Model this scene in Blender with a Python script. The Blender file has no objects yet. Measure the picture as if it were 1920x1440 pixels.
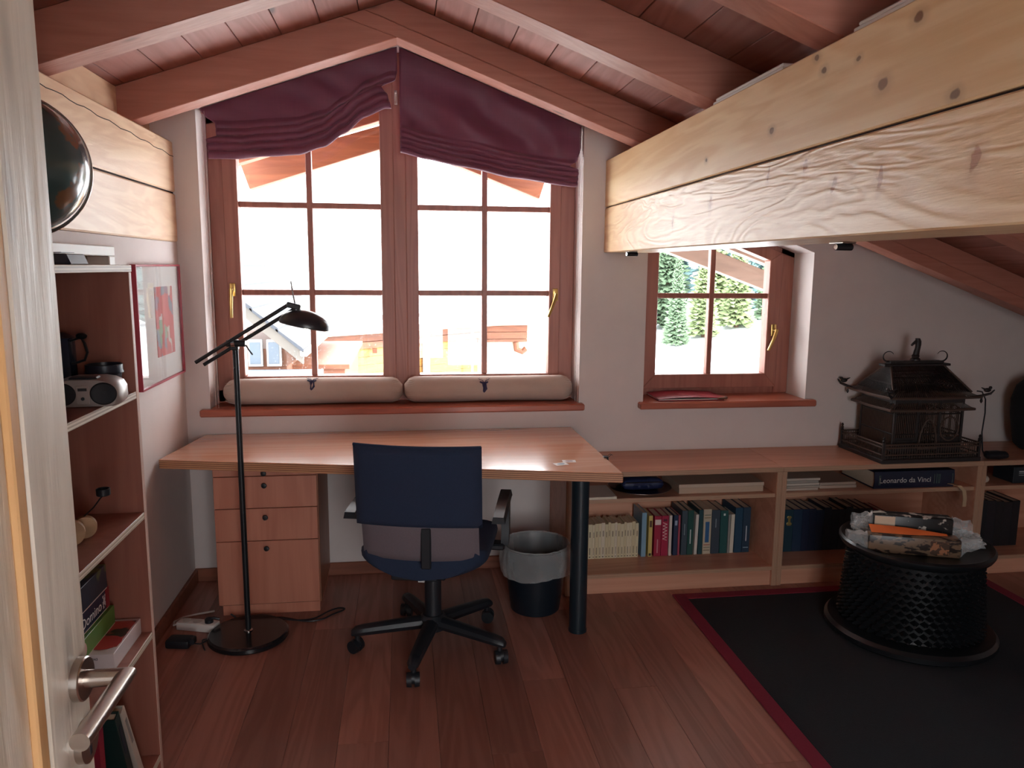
import bpy, bmesh, math, random
from mathutils import Vector, Matrix, noise
random.seed(7)
S = bpy.context.scene
COL = S.collection
PI = math.pi

# ------------------------------------------------------------------ camera
cd = bpy.data.cameras.new('camera'); cam = bpy.data.objects.new('camera', cd); COL.objects.link(cam)
cd.sensor_width = 36.0; cd.lens = 1442 / 1920 * 36; cd.clip_start = 0.02; cd.clip_end = 600
R_ = ((0.99046731, -0.13752048, 0.00791308), (-0.01296011, -0.15022616, -0.98856671), (0.13713692, 0.97904046, -0.15057638))
m = Matrix.Identity(4)
for i in range(3):
    m[i][0] = R_[0][i]; m[i][1] = -R_[1][i]; m[i][2] = -R_[2][i]
m[0][3], m[1][3], m[2][3] = 0, 0, 1.55
cam.matrix_world = m
S.camera = cam

# ------------------------------------------------------------------ sky, sun, exposure
W = bpy.data.worlds.new('sky'); S.world = W; W.use_nodes = True
bgn = W.node_tree.nodes['Background']
bgn.inputs[0].default_value = (0.95, 0.975, 1.0, 1); bgn.inputs[1].default_value = 9.0
sd = bpy.data.lights.new('sun', 'SUN'); sd.energy = 11.0; sd.angle = 0.01; sd.color = (1, 0.93, 0.80)
sun = bpy.data.objects.new('sun', sd); COL.objects.link(sun)
sun.rotation_euler = Vector((-0.85, 0.14, -0.50)).to_track_quat('-Z', 'Y').to_euler()
for nm, x, z, sx, sz in (('portal_big', -0.026, 1.70, 1.80, 1.70), ('portal_small', 1.667, 1.33, 0.9, 1.0), ('portal_rear', 0.50, 1.22, 1.1, 1.95)):
    ld = bpy.data.lights.new(nm, 'AREA'); ld.shape = 'RECTANGLE'; ld.size = sx; ld.size_y = sz; ld.cycles.is_portal = True
    lo = bpy.data.objects.new(nm, ld); COL.objects.link(lo); rear = nm == 'portal_rear'; lo.location = (x, -1.66 if rear else 4.10, z); lo.rotation_euler = (PI / 2 if rear else -PI / 2, 0, 0)
vs = S.view_settings
vs.view_transform = 'Standard'; vs.look = 'None'; vs.exposure = 0.55; vs.gamma = 1.0; vs.use_curve_mapping = False
S.cycles.max_bounces = 12; S.cycles.diffuse_bounces = 7; S.cycles.transparent_max_bounces = 24
S.cycles.sample_clamp_indirect = 8.0; S.cycles.caustics_reflective = False; S.cycles.caustics_refractive = False

# ------------------------------------------------------------------ helpers
def hexc(h):
    h = h.lstrip('#'); out = []
    for i in (0, 2, 4):
        c = int(h[i:i + 2], 16) / 255
        out.append(c / 12.92 if c <= 0.04045 else ((c + 0.055) / 1.055) ** 2.4)
    return (*out, 1)

class MB:
    """collects geometry in world or local coordinates; build() links ONE mesh object"""
    def __init__(s, o=(0, 0, 0)): s.bm = bmesh.new(); s.o = Vector(o); s.uv = False
    def n(s): return len(s.bm.verts)
    def xf(s, M, start=0):
        s.bm.verts.ensure_lookup_table()
        for v in s.bm.verts[start:]: v.co = M @ v.co
        return s
    def box(s, x0, x1, y0, y1, z0, z1, b=0, seg=1):
        if b:
            t = bmesh.new(); bmesh.ops.create_cube(t, size=1)
            for v in t.verts: v.co = Vector(((x0 + x1) / 2 + v.co.x * (x1 - x0), (y0 + y1) / 2 + v.co.y * (y1 - y0), (z0 + z1) / 2 + v.co.z * (z1 - z0)))
            bmesh.ops.bevel(t, geom=t.edges[:], offset=b, segments=seg, profile=0.5, affect='EDGES')
            s._merge(t); return s
        v = [s.bm.verts.new(p) for p in ((x0, y0, z0), (x1, y0, z0), (x1, y1, z0), (x0, y1, z0), (x0, y0, z1), (x1, y0, z1), (x1, y1, z1), (x0, y1, z1))]
        for f in ((3, 2, 1, 0), (4, 5, 6, 7), (0, 1, 5, 4), (1, 2, 6, 5), (2, 3, 7, 6), (3, 0, 4, 7)): s.bm.faces.new([v[i] for i in f])
        return s
    def _merge(s, t):
        mp = {v: s.bm.verts.new(v.co) for v in t.verts}
        for f in t.faces:
            try: s.bm.faces.new([mp[v] for v in f.verts])
            except ValueError: pass
        t.free()
    def prism(s, poly, axis, lo, hi, b=0):
        def P(p, h): return {'x': (h, p[0], p[1]), 'y': (p[0], h, p[1]), 'z': (p[0], p[1], h)}[axis]
        t = bmesh.new()
        A = [t.verts.new(P(p, lo)) for p in poly]; B = [t.verts.new(P(p, hi)) for p in poly]
        t.faces.new(A); t.faces.new(B[::-1]); k = len(poly)
        for i in range(k): t.faces.new([A[i], B[i], B[(i + 1) % k], A[(i + 1) % k]])
        bmesh.ops.recalc_face_normals(t, faces=t.faces[:])
        if b: bmesh.ops.bevel(t, geom=t.edges[:], offset=b, segments=1, profile=0.5, affect='EDGES')
        s._merge(t); return s
    def loft(s, rings, cap=True, closed=True):
        rs = [[s.bm.verts.new(p) for p in r] for r in rings]
        for a, b in zip(rs, rs[1:]):
            k = len(a)
            for i in range(k if closed else k - 1):
                s.bm.faces.new([a[i], a[(i + 1) % k], b[(i + 1) % k], b[i]])
        if cap and closed:
            s.bm.faces.new(rs[0][::-1]); s.bm.faces.new(rs[-1])
        return s
    def cyl(s, p0, p1, r0, r1=None, n=16, cap=True):
        p0, p1 = Vector(p0), Vector(p1); r1 = r0 if r1 is None else r1
        q = (p1 - p0).normalized().to_track_quat('Z', 'Y')
        rg = [[p + q @ Vector((r * math.cos(2 * PI * i / n), r * math.sin(2 * PI * i / n), 0)) for i in range(n)] for p, r in ((p0, r0), (p1, r1))]
        return s.loft(rg, cap)
    def lathe(s, prof, c=(0, 0, 0), n=32, cap=True):
        c = Vector(c)
        return s.loft([[c + Vector((r * math.cos(2 * PI * i / n), r * math.sin(2 * PI * i / n), z)) for i in range(n)] for r, z in prof], cap)
    def tube(s, pts, r, n=8, cap=True):
        pts = [Vector(p) for p in pts]; rr = r if isinstance(r, (list, tuple)) else [r] * len(pts)
        rings = []; up = None
        for i, p in enumerate(pts):
            d = (pts[min(i + 1, len(pts) - 1)] - pts[max(i - 1, 0)]).normalized()
            if up is None: up = d.orthogonal().normalized()
            up = (up - d * up.dot(d)).normalized(); w = d.cross(up)
            rings.append([p + (up * math.cos(2 * PI * k / n) + w * math.sin(2 * PI * k / n)) * rr[i] for k in range(n)])
        return s.loft(rings, cap)
    def ball(s, c, r, n=12, sc=(1, 1, 1)):
        c = Vector(c)
        rings = []
        for j in range(1, n):
            a = PI * j / n
            rings.append([c + Vector((r * sc[0] * math.sin(a) * math.cos(2 * PI * i / (2 * n)), r * sc[1] * math.sin(a) * math.sin(2 * PI * i / (2 * n)), -r * sc[2] * math.cos(a))) for i in range(2 * n)])
        return s.loft(rings, True)
    def grid(s, f, nu, nv):
        vv = [[s.bm.verts.new(f(i / nu, j / nv)) for i in range(nu + 1)] for j in range(nv + 1)]
        for j in range(nv):
            for i in range(nu): s.bm.faces.new([vv[j][i], vv[j][i + 1], vv[j + 1][i + 1], vv[j + 1][i]])
        return s
    def mesh(s, name='mesh', smooth=35, fix=True):
        if fix: bmesh.ops.recalc_face_normals(s.bm, faces=s.bm.faces[:])
        if s.o.length: bmesh.ops.translate(s.bm, verts=s.bm.verts[:], vec=-s.o)
        me = bpy.data.meshes.new(name); s.bm.to_mesh(me); s.bm.free()
        if smooth:
            me.shade_smooth(); me.set_sharp_from_angle(angle=math.radians(smooth))
        return me
    def build(s, name, mat, parent=None, smooth=35, fix=True, pick=None):
        me = s.mesh(name, smooth, fix)
        mats = mat if isinstance(mat, (list, tuple)) else [mat]
        for k in mats: me.materials.append(k)
        if pick:
            for p in me.polygons: p.material_index = pick(p)
        return link(name, me, parent)

def link(name, me, parent=None):
    o = bpy.data.objects.new(name, me); COL.objects.link(o)
    if parent is not None: o.parent = parent
    return o
def tag(o, label, cat, group=None):
    o['label'] = label; o['category'] = cat
    if group: o['group'] = group
    return o
def thing(name, label, cat, loc=(0, 0, 0), rz=0, group=None):
    o = bpy.data.objects.new(name, None); COL.objects.link(o); o.empty_display_size = 0.05
    o.location = loc; o.rotation_euler = (0, 0, rz)
    return tag(o, label, cat, group)
def struct(name, loc=None, me=None):
    o = bpy.data.objects.new(name, me); COL.objects.link(o); o['kind'] = 'structure'
    if loc: o.location = loc
    return o
def solid(o, t, off=0.0):
    md = o.modifiers.new('thickness', 'SOLIDIFY'); md.thickness = t; md.offset = off
    return o
def text_mesh(body, size, extrude=0.0002, align='CENTER'):
    cu = bpy.data.curves.new('text', 'FONT'); cu.body = body; cu.size = size; cu.extrude = extrude
    cu.align_x = align; cu.align_y = 'CENTER'; cu.resolution_u = 3
    ob = bpy.data.objects.new('text', cu); COL.objects.link(ob)
    dg = bpy.context.evaluated_depsgraph_get(); dg.update()
    me = bpy.data.meshes.new_from_object(ob.evaluated_get(dg))
    bpy.data.objects.remove(ob); bpy.data.curves.remove(cu)
    return me
def text(name, body, size, mat, parent, M, align='CENTER'):
    me = text_mesh(body, size, align=align); me.transform(M); me.materials.clear(); me.materials.append(mat)
    return link(name, me, parent)

# ------------------------------------------------------------------ materials
class NT:
    def __init__(s, name):
        s.m = bpy.data.materials.new(name); s.m.use_nodes = True; s.t = s.m.node_tree
        s.b = s.t.nodes['Principled BSDF']; s.out = s.t.nodes['Material Output']
    def nd(s, typ, **kw):
        n = s.t.nodes.new(typ)
        for k, v in kw.items():
            if isinstance(k, str) and k.startswith('i_'): n.inputs[k[2:].replace('_', ' ')].default_value = v
            else: setattr(n, k, v)
        return n
    def ln(s, a, b): s.t.links.new(a, b)
    def math(s, op, a, b=None, c=None, clamp=False):
        n = s.nd('ShaderNodeMath', operation=op, use_clamp=clamp)
        for i, v in enumerate((a, b, c)):
            if v is None: continue
            if isinstance(v, (int, float)): n.inputs[i].default_value = v
            else: s.ln(v, n.inputs[i])
        return n.outputs[0]
    def mix(s, f, a, b):
        n = s.nd('ShaderNodeMix', data_type='RGBA', clamp_factor=True)
        for sk, v in ((n.inputs[0], f), (n.inputs[6], a), (n.inputs[7], b)):
            if isinstance(v, (int, float)): sk.default_value = v
            elif isinstance(v, tuple): sk.default_value = v
            else: s.ln(v, sk)
        return n.outputs[2]
    def step(s, v, lo, hi):
        n = s.nd('ShaderNodeMapRange', interpolation_type='SMOOTHSTEP'); s.ln(v, n.inputs[0])
        n.inputs[1].default_value = lo; n.inputs[2].default_value = hi
        return n.outputs[0]
    def coords(s, scale=(1, 1, 1), rnd=True):
        tc = s.nd('ShaderNodeTexCoord'); v = tc.outputs['Object']
        if rnd:
            oi = s.nd('ShaderNodeObjectInfo'); k = s.math('MULTIPLY', oi.outputs['Random'], 31.7)
            a = s.nd('ShaderNodeVectorMath', operation='ADD'); s.ln(v, a.inputs[0]); s.ln(k, a.inputs[1]); v = a.outputs[0]
        mp = s.nd('ShaderNodeVectorMath', operation='MULTIPLY'); s.ln(v, mp.inputs[0]); mp.inputs[1].default_value = scale
        return mp.outputs[0]
    def noise(s, v, scale=1, detail=4, rough=0.55, dist=0):
        n = s.nd('ShaderNodeTexNoise'); s.ln(v, n.inputs['Vector'])
        n.inputs['Scale'].default_value = scale; n.inputs['Detail'].default_value = detail
        n.inputs['Roughness'].default_value = rough; n.inputs['Distortion'].default_value = dist
        return n.outputs['Fac']
    def bump(s, h, strength=0.3, dist=0.01):
        n = s.nd('ShaderNodeBump'); n.inputs['Strength'].default_value = strength; n.inputs['Distance'].default_value = dist
        s.ln(h, n.inputs['Height']); s.ln(n.outputs[0], s.b.inputs['Normal'])
    def base(s, c):
        if isinstance(c, tuple): s.b.inputs['Base Color'].default_value = c
        else: s.ln(c, s.b.inputs['Base Color'])
    def rough(s, r): s.b.inputs['Roughness'].default_value = r
CACHE = {}
def plain(name, hx, rough=0.5, metal=0, spec=0.5, var=0.0, vs_=30, bump=0, coat=0):
    if name in CACHE: return CACHE[name]
    n = NT(name); c = hexc(hx)
    n.rough(rough); n.b.inputs['Metallic'].default_value = metal; n.b.inputs['Specular IOR Level'].default_value = spec
    n.b.inputs['Coat Weight'].default_value = coat
    if var or bump:
        f = n.noise(n.coords((vs_,) * 3), 1, 5)
        d = tuple(x * (1 - var) for x in c[:3]) + (1,); l = tuple(min(1, x * (1 + var)) for x in c[:3]) + (1,)
        n.base(n.mix(f, d, l))
        if bump: n.bump(f, bump, 0.004)
    else: n.base(c)
    CACHE[name] = n.m
    return n.m
def wood(name, dark, light, axis='y', fine=55, coarse=7, stretch=0.06, rough=0.45, tint=0.12, knots=None, knot_col='#3a2015', bump=0.15, rings=24, coat=0, gate=0.55, explicit=None, rmix=0.30, warp=0.0, kscale=None):
    """grain runs along `axis`; knots = (cells per metre along, across)"""
    if name in CACHE: return CACHE[name]
    n = NT(name); k = 'xyz'.index(axis)
    def sc(f, st): return tuple(f * st if i == k else f for i in range(3))
    big = n.noise(n.coords(sc(coarse, stretch * 1.6)), 1, 3, 0.5, 0.7)
    fin = n.noise(n.coords(sc(fine, stretch * 0.7)), 1, 5, 0.65, 0.2)
    ring = n.math('MULTIPLY_ADD', n.math('SINE', n.math('MULTIPLY', big, rings * 2)), 0.5, 0.5)
    f = n.math('ADD', n.math('MULTIPLY', ring, rmix), n.math('MULTIPLY', fin, 1 - rmix))
    f = n.step(f, 0.22, 0.78)
    c = n.mix(f, hexc(dark), hexc(light))
    kn = None
    if knots:
        ks = tuple(knots[0] if i == k else knots[1] for i in range(3))
        vo = n.nd('ShaderNodeTexVoronoi'); n.ln(n.coords(ks), vo.inputs['Vector']); vo.inputs['Scale'].default_value = 1
        sep = n.nd('ShaderNodeSeparateColor'); n.ln(vo.outputs['Color'], sep.inputs[0])
        kn = n.math('MULTIPLY', n.math('SUBTRACT', 1, n.step(vo.outputs['Distance'], 0.05, 0.16)), n.math('GREATER_THAN', sep.outputs[0], gate))
    if explicit:
        tc = n.nd('ShaderNodeTexCoord'); src = tc.outputs['Object']
        if warp:
            wn = n.nd('ShaderNodeTexNoise'); n.ln(src, wn.inputs['Vector']); wn.inputs['Scale'].default_value = 28; wn.inputs['Detail'].default_value = 3
            wo = n.nd('ShaderNodeVectorMath', operation='MULTIPLY_ADD'); n.ln(wn.outputs['Color'], wo.inputs[0]); wo.inputs[1].default_value = (warp,) * 3
            wo.inputs[2].default_value = (-warp / 2,) * 3; wa = n.nd('ShaderNodeVectorMath', operation='ADD'); n.ln(src, wa.inputs[0]); n.ln(wo.outputs[0], wa.inputs[1]); src = wa.outputs[0]
        for (p, r) in explicit:
            dv = n.nd('ShaderNodeVectorMath', operation='SUBTRACT'); n.ln(src, dv.inputs[0]); dv.inputs[1].default_value = p
            mv = n.nd('ShaderNodeVectorMath', operation='MULTIPLY'); n.ln(dv.outputs[0], mv.inputs[0]); mv.inputs[1].default_value = kscale or tuple(0.75 if i == k else 1.0 for i in range(3))
            ln_ = n.nd('ShaderNodeVectorMath', operation='LENGTH'); n.ln(mv.outputs[0], ln_.inputs[0])
            e = n.math('ADD', n.math('MULTIPLY', n.math('SUBTRACT', 1, n.step(ln_.outputs['Value'], r * 0.45, r * .75)), .75), n.math('MULTIPLY', n.math('SUBTRACT', 1, n.step(ln_.outputs['Value'], r * 0.6, r * 1.9)), .25))
            kn = e if kn is None else n.math('MAXIMUM', kn, e)
    if kn is not None: c = n.mix(n.math('MULTIPLY', kn, 0.85), c, hexc(knot_col))
    oi = n.nd('ShaderNodeObjectInfo'); hsv = n.nd('ShaderNodeHueSaturation'); n.ln(c, hsv.inputs['Color'])
    n.ln(n.math('MULTIPLY_ADD', oi.outputs['Random'], 2 * tint, 1 - tint), hsv.inputs['Value'])
    n.base(hsv.outputs[0]); n.rough(rough); n.b.inputs['Coat Weight'].default_value = coat; n.b.inputs['Coat Roughness'].default_value = 0.12
    if bump: n.bump(f, bump, 0.004)
    CACHE[name] = n.m
    return n.m
def ply(name, dark, light, period=0.0042, axis='z', rough=0.5):
    if name in CACHE: return CACHE[name]
    n = NT(name); tc = n.nd('ShaderNodeTexCoord'); sp = n.nd('ShaderNodeSeparateXYZ'); n.ln(tc.outputs['Object'], sp.inputs[0])
    v = n.math('FRACT', n.math('MULTIPLY', sp.outputs['xyz'.index(axis)], 0.5 / period))
    f = n.step(n.math('ABSOLUTE', n.math('SUBTRACT', v, 0.5)), 0.2, 0.3)
    fn = n.noise(n.coords((40, 40, 200)), 1, 3)
    n.base(n.mix(n.math('MULTIPLY_ADD', fn, 0.3, n.math('MULTIPLY', f, 0.75)), hexc(dark), hexc(light))); n.rough(rough)
    CACHE[name] = n.m
    return n.m
def glass_mat(name, dirt=0.0, tint=(1, 1, 1, 1)):
    n = NT(name); t = n.t; t.nodes.remove(n.b)
    tr = n.nd('ShaderNodeBsdfTransparent'); tr.inputs[0].default_value = tint
    gl = n.nd('ShaderNodeBsdfGlossy'); gl.inputs['Roughness'].default_value = 0.0
    lw = n.nd('ShaderNodeLayerWeight'); sch = n.math('MULTIPLY_ADD', n.math('POWER', lw.outputs['Facing'], 5.0), 0.96, 0.04)
    mx = n.nd('ShaderNodeMixShader'); n.ln(sch, mx.inputs[0]); n.ln(tr.outputs[0], mx.inputs[1]); n.ln(gl.outputs[0], mx.inputs[2])
    last = mx.outputs[0]
    if dirt:
        df = n.nd('ShaderNodeBsdfTranslucent'); df.inputs[0].default_value = (0.8, 0.8, 0.8, 1)
        sp = n.noise(n.coords((95, 95, 95)), 1, 2, 0.6)
        lo = n.noise(n.coords((3, 3, 3)), 1, 2)
        f = n.math('MULTIPLY', n.step(sp, 0.62, 0.72), n.math('MULTIPLY', n.step(lo, 0.35, 0.7), dirt), clamp=True)
        m2 = n.nd('ShaderNodeMixShader'); n.ln(f, m2.inputs[0]); n.ln(last, m2.inputs[1]); n.ln(df.outputs[0], m2.inputs[2]); last = m2.outputs[0]
    n.ln(last, n.out.inputs[0])
    return n.m

def wall_mat():
    n = NT('plaster'); f = n.noise(n.coords((9, 9, 9), rnd=False), 1, 6, 0.6); g = n.noise(n.coords((120, 120, 120), rnd=False), 1, 3)
    n.base(n.mix(f, hexc('#cdc3c0'), hexc('#d7cec9'))); n.rough(0.9); n.bump(g, 0.12, 0.003); return n.m
PLASTER = wall_mat()
RAFTER = wood('rafter_wood', '#9f6452', '#ad7462', 'x', 40, 6, 0.07, 0.5, 0.06, knots=(2.0, 7), gate=0.70, rmix=0.18)
BOARD = wood('ceiling_board_wood', '#865042', '#976154', 'y', 40, 5, 0.07, 0.55, 0.13, knots=(1.8, 6), gate=0.75)
DECK = plain('roof_deck', '#2a1a14', 0.9)
knots_up = [((0.0, y - 1.15, z - 1.625), r) for y, z, r in ((1.452, 2.032, .018), (1.552, 1.932, .021), (1.791, 2.015, .014), (2.043, 1.92, .015), (1.648, 2.006, .012), (1.828, 2.053, .014), (1.329, 1.865, .016), (2.5, 1.90, .012), (1.05, 1.96, .018), (0.7, 1.90, .02))]
knots_lo = [((0.0, y - 1.15, z - 1.625), r) for y, z, r in ((2.051, 1.809, .020), (1.85, 1.805, .022), (1.721, 1.741, .024), (1.537, 1.744, .024), (1.26, 1.741, .026), (2.45, 1.76, .02), (2.8, 1.72, .02), (0.95, 1.72, .02))]
PURLIN_UP = wood('upper_beam_wood', '#e4bd8a', '#f2d4a6', 'y', 34, 5, 0.08, 0.42, 0.0, knots=None, bump=0.12, rings=22, explicit=knots_up, knot_col='#6e4a33', warp=.012, kscale=(1, .8, 1.15))
PURLIN_LO = wood('lower_beam_wood', '#e0b686', '#f4d5a8', 'y', 30, 6, 0.12, 0.36, 0.0, knots=None, bump=0.30, rings=46, explicit=knots_lo, knot_col='#a8683c', rmix=0.26, warp=.045, kscale=(1, 1.5, .7))
PURLIN_L = wood('left_beam_wood', '#dab492', '#e9caa8', 'y', 26, 6, 0.12, 0.4, 0.05, knots=(3.0, 8), gate=0.72, bump=0.2, rings=24, knot_col='#8a5334')
FLOORW = wood('floor_oak', '#8e5e50', '#a06e60', 'y', 55, 7, 0.05, 0.36, 0.26, knots=(0.9, 5), gate=0.92, bump=0.05, rmix=0.35)
WINW = wood('window_wood', '#955f50', '#a56d5d', 'z', 60, 6, 0.05, 0.42, 0.04, bump=0.06)
SILLW = wood('sill_wood', '#9a5543', '#ad6550', 'x', 60, 6, 0.05, 0.34, 0.03, bump=0.05)
DESKW = wood('desk_beech', '#c88c6a', '#d69f7e', 'x', 70, 5, 0.04, 0.26, 0.0, bump=0.015, coat=1.0)
PEDW = wood('pedestal_beech', '#b0705a', '#be7f68', 'z', 60, 4, 0.05, 0.42, 0.05, bump=0.03)
SHELFW = wood('shelf_beech', '#c08a70', '#d09c82', 'x', 60, 4, 0.05, 0.4, 0.05, bump=0.03)
CASEW = wood('bookcase_wood', '#8c5648', '#9a6455', 'z', 55, 4, 0.05, 0.42, 0.04, bump=0.03)
PLY_D = ply('desk_ply_edge', '#7a4a36', '#c9946c')
PLY_L = ply('pale_ply_edge', '#a89a86', '#e0d6c4')
PLY_S = ply('shelf_ply_edge', '#9a765f', '#b8947a'); PLY_SV = ply('shelf_ply_edge_upright', '#9a765f', '#b8947a', 0.0042, 'x')
BASEW = wood('baseboard_wood', '#7a4633', '#8e553f', 'x', 50, 4, 0.05, 0.5, 0.03)
DOORW = wood('door_whitewashed', '#c3b7a6', '#d8cebf', 'z', 30, 5, 0.07, 0.4, 0.0, knots=(2.2, 9), gate=0.8, knot_col='#a8a196', bump=0.35)
DOORG = wood('door_groove_wood', '#c4935f', '#d3a673', 'z', 40, 5, 0.05, 0.45, 0.0)
STEEL = plain('brushed_steel', '#b9b0a8', 0.28, 1.0)
CHROME = plain('chrome', '#c8c8c8', 0.15, 1.0)
BRASS = plain('brass', '#c9a766', 0.28, 1.0)
BLACK = plain('black_plastic', '#1b1e24', 0.45)
BLACKM = plain('black_metal', '#16191d', 0.35, 0.0, 0.5)
FABRIC = plain('black_fabric', '#1e2a42', 0.9, var=0.25, vs_=300, bump=0.3)
GREYF = plain('grey_fabric', '#6a6066', 0.9, var=0.15, vs_=300, bump=0.3)
WHITEP = plain('white_plastic', '#d8d4cf', 0.4)
GLASS = glass_mat('window_glass')
GLASSD = glass_mat('dusty_window_glass', 0.18)
SNOW = plain('snow', '#eef2f6', 0.8, var=0.03, vs_=0.6)
# ------------------------------------------------------------------ roof lines
RX, RZ, SR, SL, RD = -0.015, 2.486, 0.372, 0.344, 0.15
def zb(x): return RZ - SR * (x - RX) if x > RX else RZ - SL * (RX - x)
def zt(x): return zb(x) + 0.085          # head of the big window opening
XL, XR, YB, YF = -1.04, 3.62, 3.80, -1.5

# ------------------------------------------------------------------ floor
fl = MB(); fl.box(-1.30, 3.9, YF - .2, 4.1, -0.20, -0.021)
floor = struct('floor', me=fl.mesh('floor')); floor.data.materials.append(DECK)
x = -1.06; pm = {}
while x < 3.8:
    w = 0.165; y = YF - random.random() * 0.8
    while y < YB:
        L = random.choice((1.4, 1.8, 2.1, 2.4)); y1 = min(y + L, YB + .02)
        key = round(y1 - y, 3)
        if key not in pm:
            b_ = MB(); b_.box(0.0004, w - 0.0004, 0.0005, key - 0.0005, -0.021, 0, 0.0005); pm[key] = b_.mesh('plank', 0); pm[key].materials.append(FLOORW)
        o = link('plank', pm[key], floor); o.location = (x, y, 0)
        y = y1
    x += w

# ------------------------------------------------------------------ walls
wb = MB(); y0, y1 = YB, 4.12
O1, O2, O3, O4 = -0.93, 0.878, 1.219, 2.115
def roofp(x): return zb(x) + RD + 0.03
SB = 0.830
wb.prism([(-1.28, -0.02), (3.85, -0.02), (3.85, SB), (-1.28, SB)], 'y', y0, y1)
wb.prism([(-1.28, SB), (O1, SB), (O1, roofp(O1)), (-1.28, roofp(-1.28))], 'y', y0, y1)
wb.prism([(O2, SB), (O3, SB), (O3, roofp(O3)), (O2, roofp(O2))], 'y', y0, y1)
wb.prism([(O4, SB), (3.85, SB), (3.85, roofp(3.85)), (O4, roofp(O4))], 'y', y0, y1)
wb.prism([(O1, zt(O1)), (RX, zt(RX)), (RX, roofp(RX)), (O1, roofp(O1))], 'y', y0, y1)
wb.prism([(RX, zt(RX)), (O2, zt(O2)), (O2, roofp(O2)), (RX, roofp(RX))], 'y', y0, y1)
def zt2(x): return 1.690 + 0.37 * (1.967 - x)
wb.prism([(O3, zt2(O3)), (O4, zt2(O4)), (O4, roofp(O4)), (O3, roofp(O3))], 'y', y0, y1)
o = struct('wall_back', me=wb.mesh('wall_back', 0)); o.data.materials.append(PLASTER)
wl = MB()
NY0, NY1, NZ0, NZ1 = 2.28, 2.97, 0.85, 1.612
wl.box(-1.28, XL, YF, NY0, -.02, 1.65); wl.box(-1.28, XL, NY1, YB, -.02, 1.65)
wl.box(-1.28, XL, NY0, NY1, -.02, NZ0); wl.box(-1.28, XL, NY0, NY1, NZ1, 1.65); wl.box(-1.28, -1.17, NY0, NY1, NZ0, NZ1)
o = struct('wall_left', me=wl.mesh('wall_left', 0)); o.data.materials.append(PLASTER)
wr = MB(); wr.box(XR, XR + .2, YF, YB, -.02, roofp(XR))
o = struct('wall_right', me=wr.mesh('wall_right', 0)); o.data.materials.append(PLASTER)
wk = MB(); A0, A1, AZ0, AZ1 = -.05, 1.05, .25, 1.60
def roofq(x): return roofp(x)
wk.prism([(-1.28, -.02), (A0, -.02), (A0, roofp(A0)), (-1.28, roofp(-1.28))], 'y', YF - .2, YF)
wk.prism([(A1, -.02), (XR + .2, -.02), (XR + .2, roofp(XR + .2)), (A1, roofp(A1))], 'y', YF - .2, YF)
wk.prism([(A0, -.02), (A1, -.02), (A1, AZ0), (A0, AZ0)], 'y', YF - .2, YF)
def rt4(x): return zb(x) - .10
wk.prism([(A0, rt4(A0)), (RX, rt4(RX)), (RX, roofp(RX)), (A0, roofp(A0))], 'y', YF - .2, YF)
wk.prism([(RX, rt4(RX)), (A1, rt4(A1)), (A1, roofp(A1)), (RX, roofp(RX))], 'y', YF - .2, YF)
o = struct('wall_rear', me=wk.mesh('wall_rear', 0)); o.data.materials.append(PLASTER)
for nm, a in (('baseboard_back', (-1.04, 0.72, YB - .016, YB, 0, .065)), ('baseboard_left', (XL, XL + .016, 2.28, YB - .016, 0, .065))):
    b_ = MB(); b_.box(*a, 0.003); o = struct(nm, me=b_.mesh(nm, 0)); o.data.materials.append(BASEW)

# ------------------------------------------------------------------ ceiling: deck, boards, rafters
ck = MB()
def seg(x0, x1, lo, hi): return [(x0, zb(x0) + lo), (x1, zb(x1) + lo), (x1, zb(x1) + hi), (x0, zb(x0) + hi)]
ck.prism(seg(RX, 3.95, RD + .024, RD + .16), 'y', YF - .2, 4.12); ck.prism(seg(-1.5, RX, RD + .024, RD + .16), 'y', YF - .2, 4.12)
ceiling = struct('ceiling', me=ck.mesh('ceiling', 0)); ceiling.data.materials.append(DECK)
for side in (1, -1):
    sl = SR if side > 0 else SL; w = 0.155
    b_ = MB(); b_.prism([(0.0018, -sl * .0018), (w - .0018, -sl * (w - .0018)), (w - .0018, -sl * (w - .0018) + .022), (0.0018, .022 - sl * .0018)], 'y', YF - .1, YB, 0.0012)
    if side < 0: b_.xf(Matrix.Scale(-1, 4, (1, 0, 0)))
    me = b_.mesh('ceiling_board', 0); me.materials.append(BOARD)
    for i in range(25 if side > 0 else 9):
        xx = RX + side * i * w
        o = link('ceiling_board', me, ceiling); o.location = (xx, 0, zb(xx) + RD)
jx = -0.24
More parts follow.
